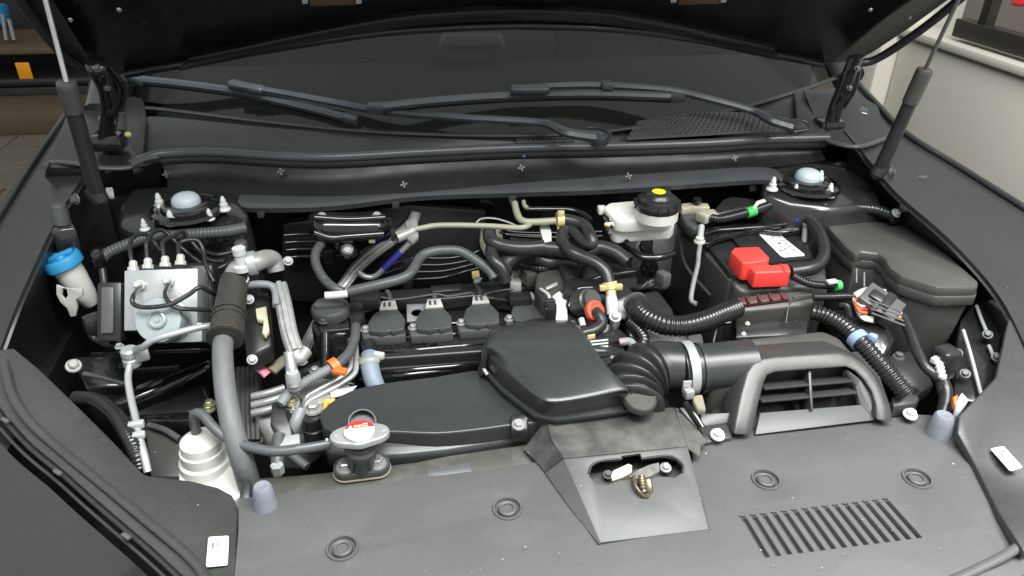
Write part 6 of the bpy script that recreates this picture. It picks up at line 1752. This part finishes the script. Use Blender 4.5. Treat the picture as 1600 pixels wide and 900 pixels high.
# tray round the battery
ty = thing('battery_tray', 'tall matt black battery tray wall below the hook rod', 'battery tray', P(1110, 470, 0.70))
slab('left_wall', [(1063, 334, 0.902), (1072, 336, 0.902), (1148, 428, 0.895), (1146, 438, 0.892), (1138, 436, 0.892), (1058, 350, 0.898)], 0.17, 'brownblack', ty, bev=0.005, seg=3, taper=1.03)
slab('front_wall', [(1142, 432, 0.895), (1260, 418, 0.895), (1290, 424, 0.895), (1296, 446, 0.885), (1160, 456, 0.882), (1146, 446, 0.887)], 0.13, 'brownblack', ty, bev=0.006, seg=3)
tube('wall_rib', [(1066, 352, 0.893), (1064, 378, 0.882), (1072, 416, 0.862), (1110, 462, 0.84)], 0.003, 'brownblack', ty, n=5)
slab('right_block', [(1240, 420, 0.90), (1290, 414, 0.90), (1292, 430, 0.892), (1244, 436, 0.89)], 0.06, 'plastic', ty, bev=0.004)
fx = thing('fuse_link_box', 'black box with reddish ribs in front of the battery', 'junction box', P(1210, 500, 0.80))
slab('box_body', [(1150, 464, 0.882), (1200, 458, 0.884), (1268, 452, 0.884), (1276, 462, 0.878), (1272, 476, 0.870), (1152, 488, 0.868)], 0.055, 'brownblack', fx, bev=0.004, seg=3)
slab('reddish_top', [(1152, 466, 0.8845), (1230, 457, 0.8865), (1234, 466, 0.882), (1156, 476, 0.8795)], 0.006, 'mauve', fx, bev=0.001)
for k in range(4):
    a = 1170 + k * 18
    tube('top_rib', [P(a, 473 - k * 2, 0.883), P(a - 4, 463 - k * 2, 0.887)], 0.0022, 'mauve', fx, n=2)
tube('box_seam', [P(1240, 466, 0.882), P(1232, 480, 0.868), P(1228, 505, 0.848)], 0.0012, 'coillow', fx, n=4)
tube('box_edge', [P(1238, 464, 0.886), P(1272, 460, 0.884)], 0.0015, 'hosegrey', fx, n=3)
slab('lower_bracket', [(1150, 508, 0.842), (1200, 500, 0.845), (1262, 500, 0.845), (1262, 522, 0.835), (1150, 528, 0.832)], 0.05, 'plastic', fx, bev=0.003)

# cables over and round the battery
nc = thing('negative_cable', 'corrugated black cable with green tape behind the battery', 'cable', P(1170, 335, 0.95))
tube('conduit', [(1108, 340, 0.945), (1125, 342, 0.945), (1150, 337, 0.948), (1175, 330, 0.952), (1205, 320, 0.957), (1228, 312, 0.96), (1240, 318, 0.958), (1246, 328, 0.952)], 0.0085, 'conduit', nc, n=7, corr=(0.0042, 0.001))
tube('green_tape', [(1166, 333, 0.9505), (1179, 329, 0.9525)], 0.0098, 'green', nc, n=3)
slab('white_strip', [(1176, 324, 0.962), (1182, 314, 0.966), (1200, 308, 0.968), (1228, 307, 0.967), (1228, 312, 0.965), (1200, 313, 0.965), (1186, 318, 0.963), (1180, 326, 0.961)], 0.003, 'whiteclip', nc, bev=0.0008)
slab('cable_cover', [(1112, 330, 0.945), (1130, 310, 0.952), (1144, 306, 0.953), (1180, 310, 0.952), (1188, 320, 0.947), (1120, 335, 0.942)], 0.02, 'plastic', nc, bev=0.005, seg=3)
pc = thing('positive_cable', 'thick black cable looping down right of the battery', 'cable', P(1285, 370, 0.92))
tube('cable', [(1215, 322, 0.945), (1235, 330, 0.942), (1252, 336, 0.94), (1270, 350, 0.938), (1284, 372, 0.932), (1288, 395, 0.922), (1280, 412, 0.912), (1262, 420, 0.908), (1236, 424, 0.905)], 0.0105, 'rubber', pc, n=7, seg=16)
tube('loom', [(1228, 320, 0.955), (1260, 322, 0.955), (1300, 326, 0.955), (1340, 325, 0.955), (1370, 328, 0.955), (1392, 336, 0.95), (1400, 345, 0.945)], 0.010, 'conduit', pc, n=7, corr=(0.006, 0.0008))
tube('grey_wrap', [(1244, 318, 0.960), (1265, 322, 0.960), (1290, 324, 0.960)], 0.009, 'hoselight', pc, n=5, flat=(1, 0.8))
bolt(P(1400, 333, 0.96), 0.009, 'connect', pc, (0.2, -0.6, 0.7), 'loom_bolt')
tube('blue_wire', [(1234, 336, 0.94), (1242, 340, 0.94), (1246, 345, 0.938)], 0.004, 'purple', pc, n=4)

# ================================================================== FUSE BOX
fb_ = thing('fuse_box', 'large matt black fuse box with stepped lid, right of the battery', 'fuse box', P(1420, 480, 0.72))
FZ = 0.93
lid = [(1286, 344, FZ), (1300, 339, FZ), (1385, 334, FZ), (1410, 340, FZ), (1470, 386, FZ), (1530, 440, FZ), (1528, 448, FZ - 0.001), (1466, 449, FZ - 0.001), (1409, 431, FZ), (1390, 418, FZ), (1383, 404, FZ), (1372, 395, FZ), (1346, 392, FZ), (1338, 398, FZ), (1322, 386, FZ), (1300, 362, FZ)]
slab('lid', lid, 0.022, 'plastic_matt', fb_, bev=0.005, seg=2)
lv = VL(lid)
cc = sum(lv, Vector()) / len(lv)
slab('lid_skirt', [cc + (p - cc) * 1.015 + Vector((0, 0, -0.016)) for p in lv], 0.018, 'plastic_matt', fb_, bev=0.003)
slab('box_body', [cc + (p - cc) * 0.965 + Vector((0, 0, -0.03)) for p in lv], 0.15, 'plastic_matt', fb_, bev=0.004, taper=0.9)
for k, (a, b) in enumerate(((1300, 366), (1312, 380), (1326, 394))):
    tube('lid_rib', [P(a - 2, b - 4, FZ - 0.010), P(a - 4, b + 2, FZ - 0.035)], 0.0022, 'plastic', fb_, n=2)
for (a, b) in ((1338, 420), (1350, 426)):
    tube('cable_slit', [P(a, b, 0.905), P(a, b + 22, 0.888)], 0.0022, 'coillow', fb_, n=2)

# connector with coloured wires
ccn = thing('wire_connector', 'grey multi-pin connector with orange, red and yellow wires', 'connector', P(1375, 478, 0.86))
cvec = (P(1404, 488, 0.885) - P(1346, 466, 0.885)).normalized()
rq = frame(cvec, (0, -0.45, 1))
box('connector_shell', P(1374, 477, 0.892), (0.062, 0.046, 0.026), 'coillow', ccn, rq, bev=0.003)
box('connector_latch', P(1371, 466, 0.905), (0.026, 0.020, 0.014), 'plastic', ccn, rq, bev=0.003)
box('connector_band', P(1379, 481, 0.8925), (0.014, 0.050, 0.031), 'plastic', ccn, rq, bev=0.002)
for k in range(4):
    a = P(1358 + k * 1.5, 468 + k * 7, 0.906 - k * 0.003)
    tube('connector_rib', [a, a + cvec * 0.05], 0.0016, 'coillow', ccn, n=2, seg=6)
tube('white_sheath', [(1336, 462, 0.897), (1346, 456, 0.903), (1360, 452, 0.906), (1384, 456, 0.906)], 0.005, 'whiteclip', ccn, n=5, flat=(1.3, 0.6))
tube('white_sheath', [(1337, 466, 0.893), (1342, 484, 0.888), (1350, 496, 0.882), (1364, 500, 0.88)], 0.0045, 'whiteclip', ccn, n=5, flat=(1.3, 0.6))
for k, m_ in enumerate(('orange', 'orangered', 'amber', 'whiteclip', 'redlabel', 'orange')):
    tube('wire', [P(1336, 466 + k * 1.5, 0.893), P(1343, 464 + k * 4.5, 0.898 - k * 0.001), P(1354, 464 + k * 5, 0.899 - k * 0.002)], 0.0024, m_, ccn, n=4, seg=8)
for k, m_ in enumerate(('whiteclip', 'amber', 'pink', 'orange', 'connect', 'whiteclip', 'amber')):
    tube('wire', [P(1398 + (k % 2) * 2, 472 + k * 3.6, 0.893 - k * 0.002), P(1406, 484 + k * 2, 0.886), P(1411, 497, 0.882)], 0.0019, m_, ccn, n=4, seg=8)
tube('cable', [(1410, 495, 0.883), (1422, 520, 0.875), (1434, 552, 0.866), (1448, 575, 0.858), (1468, 592, 0.85), (1474, 615, 0.835)], 0.0078, 'rubber', ccn, n=7)
# small looms from the battery box to the connector
for k, (pts, lab) in enumerate((([(1240, 432, 0.905), (1258, 441, 0.902), (1275, 445, 0.90), (1300, 446, 0.90), (1308, 446, 0.90)], 'thin corrugated loom with a green end clip'), ([(1270, 464, 0.89), (1300, 464, 0.892), (1320, 463, 0.893), (1336, 464, 0.893)], 'thin corrugated loom leading to the multi-pin connector'))):
    o = tube('thin_loom', pts, 0.0062, 'conduit', None, n=6, corr=(0.004, 0.001), rp=6.5)
    tag(o, lab, 'wiring loom', 'thin looms by the fuse box')
gc = thing('green_clip', 'green and white end clip beside the fuse box', 'clip', P(1307, 444, 0.905))
ring('green_collar', P(1309, 446, 0.902), (1, 0, 0), 0.006, 0.003, 'green', gc, hs=0.004)
box('white_tab', P(1300, 440, 0.91), (0.018, 0.01, 0.005), 'whiteclip', gc, 8, bev=0.001)
rcn = thing('right_conduit', 'black corrugated conduit with a light blue clamp, right of the air cleaner', 'conduit', P(1345, 540, 0.86))
tube('conduit', [(1268, 488, 0.885), (1290, 494, 0.885), (1318, 510, 0.882), (1345, 535, 0.876), (1372, 565, 0.866), (1396, 592, 0.856), (1418, 618, 0.842)], 0.0135, 'conduit', rcn, n=8, corr=(0.0068, 0.002), rp=13.5, seg=20)
q = P(1341, 531, 0.877)
ring('blue_clamp', q, P(1354, 545, 0.873) - P(1330, 520, 0.88), M(15, q), 0.0014, 'lightblue', rcn, hs=0.0065)
box('clamp_lug', P(1363, 529, 0.884), (0.012, 0.014, 0.016), 'lightblue', rcn, 40, bev=0.004)
ub = thing('fuse_box_bracket', 'black steel bracket under the multi-pin connector', 'bracket', P(1390, 540, 0.80))
slab('bracket_top', [(1320, 488, 0.87), (1350, 500, 0.868), (1390, 506, 0.866), (1400, 530, 0.856), (1380, 560, 0.842), (1350, 520, 0.86), (1318, 500, 0.866)], 0.05, 'gloss2', ub, bev=0.005)
slab('bracket_plate', [(1370, 560, 0.82), (1430, 545, 0.82), (1460, 600, 0.80), (1430, 625, 0.79), (1400, 600, 0.80)], 0.02, 'plastic', ub, bev=0.004)
tube('down_hose', [(1310, 474, 0.875), (1325, 480, 0.872), (1330, 500, 0.86)], 0.009, 'rubber', ub, n=5)
bolt(P(1404, 558, 0.85), 0.009, 'hosegrey', ub, name='bracket_bolt')
# connector hanging at the box corner
hc = thing('corner_connector', 'black connector with a white taped wire below the fuse box corner', 'connector', P(1472, 570, 0.84))
box('connector_body', P(1474, 566, 0.862), (0.032, 0.03, 0.05), 'plastic', hc, 10, bev=0.006, seg=3)
tube('white_taped_wire', [(1464, 546, 0.875), (1466, 562, 0.87), (1470, 582, 0.862), (1474, 592, 0.855)], 0.0065, 'whiteclip', hc, n=5, corr=(0.006, 0.0015))
box('white_clip', P(1462, 562, 0.872), (0.016, 0.008, 0.008), 'whiteclip', hc, 20, bev=0.001)
tube('black_cable', [(1470, 590, 0.852), (1478, 610, 0.84), (1475, 640, 0.825), (1466, 655, 0.815)], 0.009, 'plastic', hc, n=5)
ow = thing('orange_white_plug', 'small white plug with an orange lock near the right trim', 'plug', P(1500, 630, 0.84))
slab('white_shell', [(1494, 628, 0.850), (1503, 612, 0.855), (1514, 624, 0.85), (1500, 642, 0.842), (1493, 640, 0.843)], 0.014, 'whiteclip', ow, bev=0.002)
slab('orange_lock', [(1489, 620, 0.851), (1497, 616, 0.853), (1495, 630, 0.848), (1491, 632, 0.847)], 0.01, 'orange', ow, bev=0.001)
# right inner fender: steel flanges, their highlights put in as pale tubes
rf = thing('right_inner_panel', 'glossy black inner fender panel with highlights drawn in as pale lines', 'panel', P(1510, 560, 0.76))
slab('panel', [(1500, 500, 0.855), (1530, 460, 0.87), (1570, 500, 0.862), (1556, 590, 0.835), (1528, 632, 0.815), (1490, 620, 0.815)], 0.05, 'gloss2', rf, bev=0.005)
for pts in ([(1505, 516, 0.860), (1516, 552, 0.848), (1533, 616, 0.828)], [(1526, 478, 0.872), (1534, 500, 0.866), (1544, 524, 0.858)], [(1545, 540, 0.852), (1552, 556, 0.847), (1557, 566, 0.844)]):
    tube('drawn_highlight', pts, 0.0028, 'connect', rf, n=5)
for (a, b, zz) in ((1496, 552, 0.85), (1508, 584, 0.84), (1543, 523, 0.864), (1557, 558, 0.852), (1511, 405, 0.915)):
    bolt(P(a, b, zz), 0.008, 'hosegrey', rf, (-0.4, -0.4, 0.8), 'panel_bolt')
ri = thing('right_bay_bracket', 'dusty black stamped bracket behind the fuse box', 'bracket', P(1440, 350, 0.92))
slab('bracket_body', [(1400, 300, 0.955), (1430, 290, 0.957), (1440, 330, 0.945), (1480, 370, 0.93), (1470, 384, 0.922), (1440, 358, 0.93), (1412, 330, 0.94)], 0.04, 'gloss2', ri, bev=0.008, seg=3)
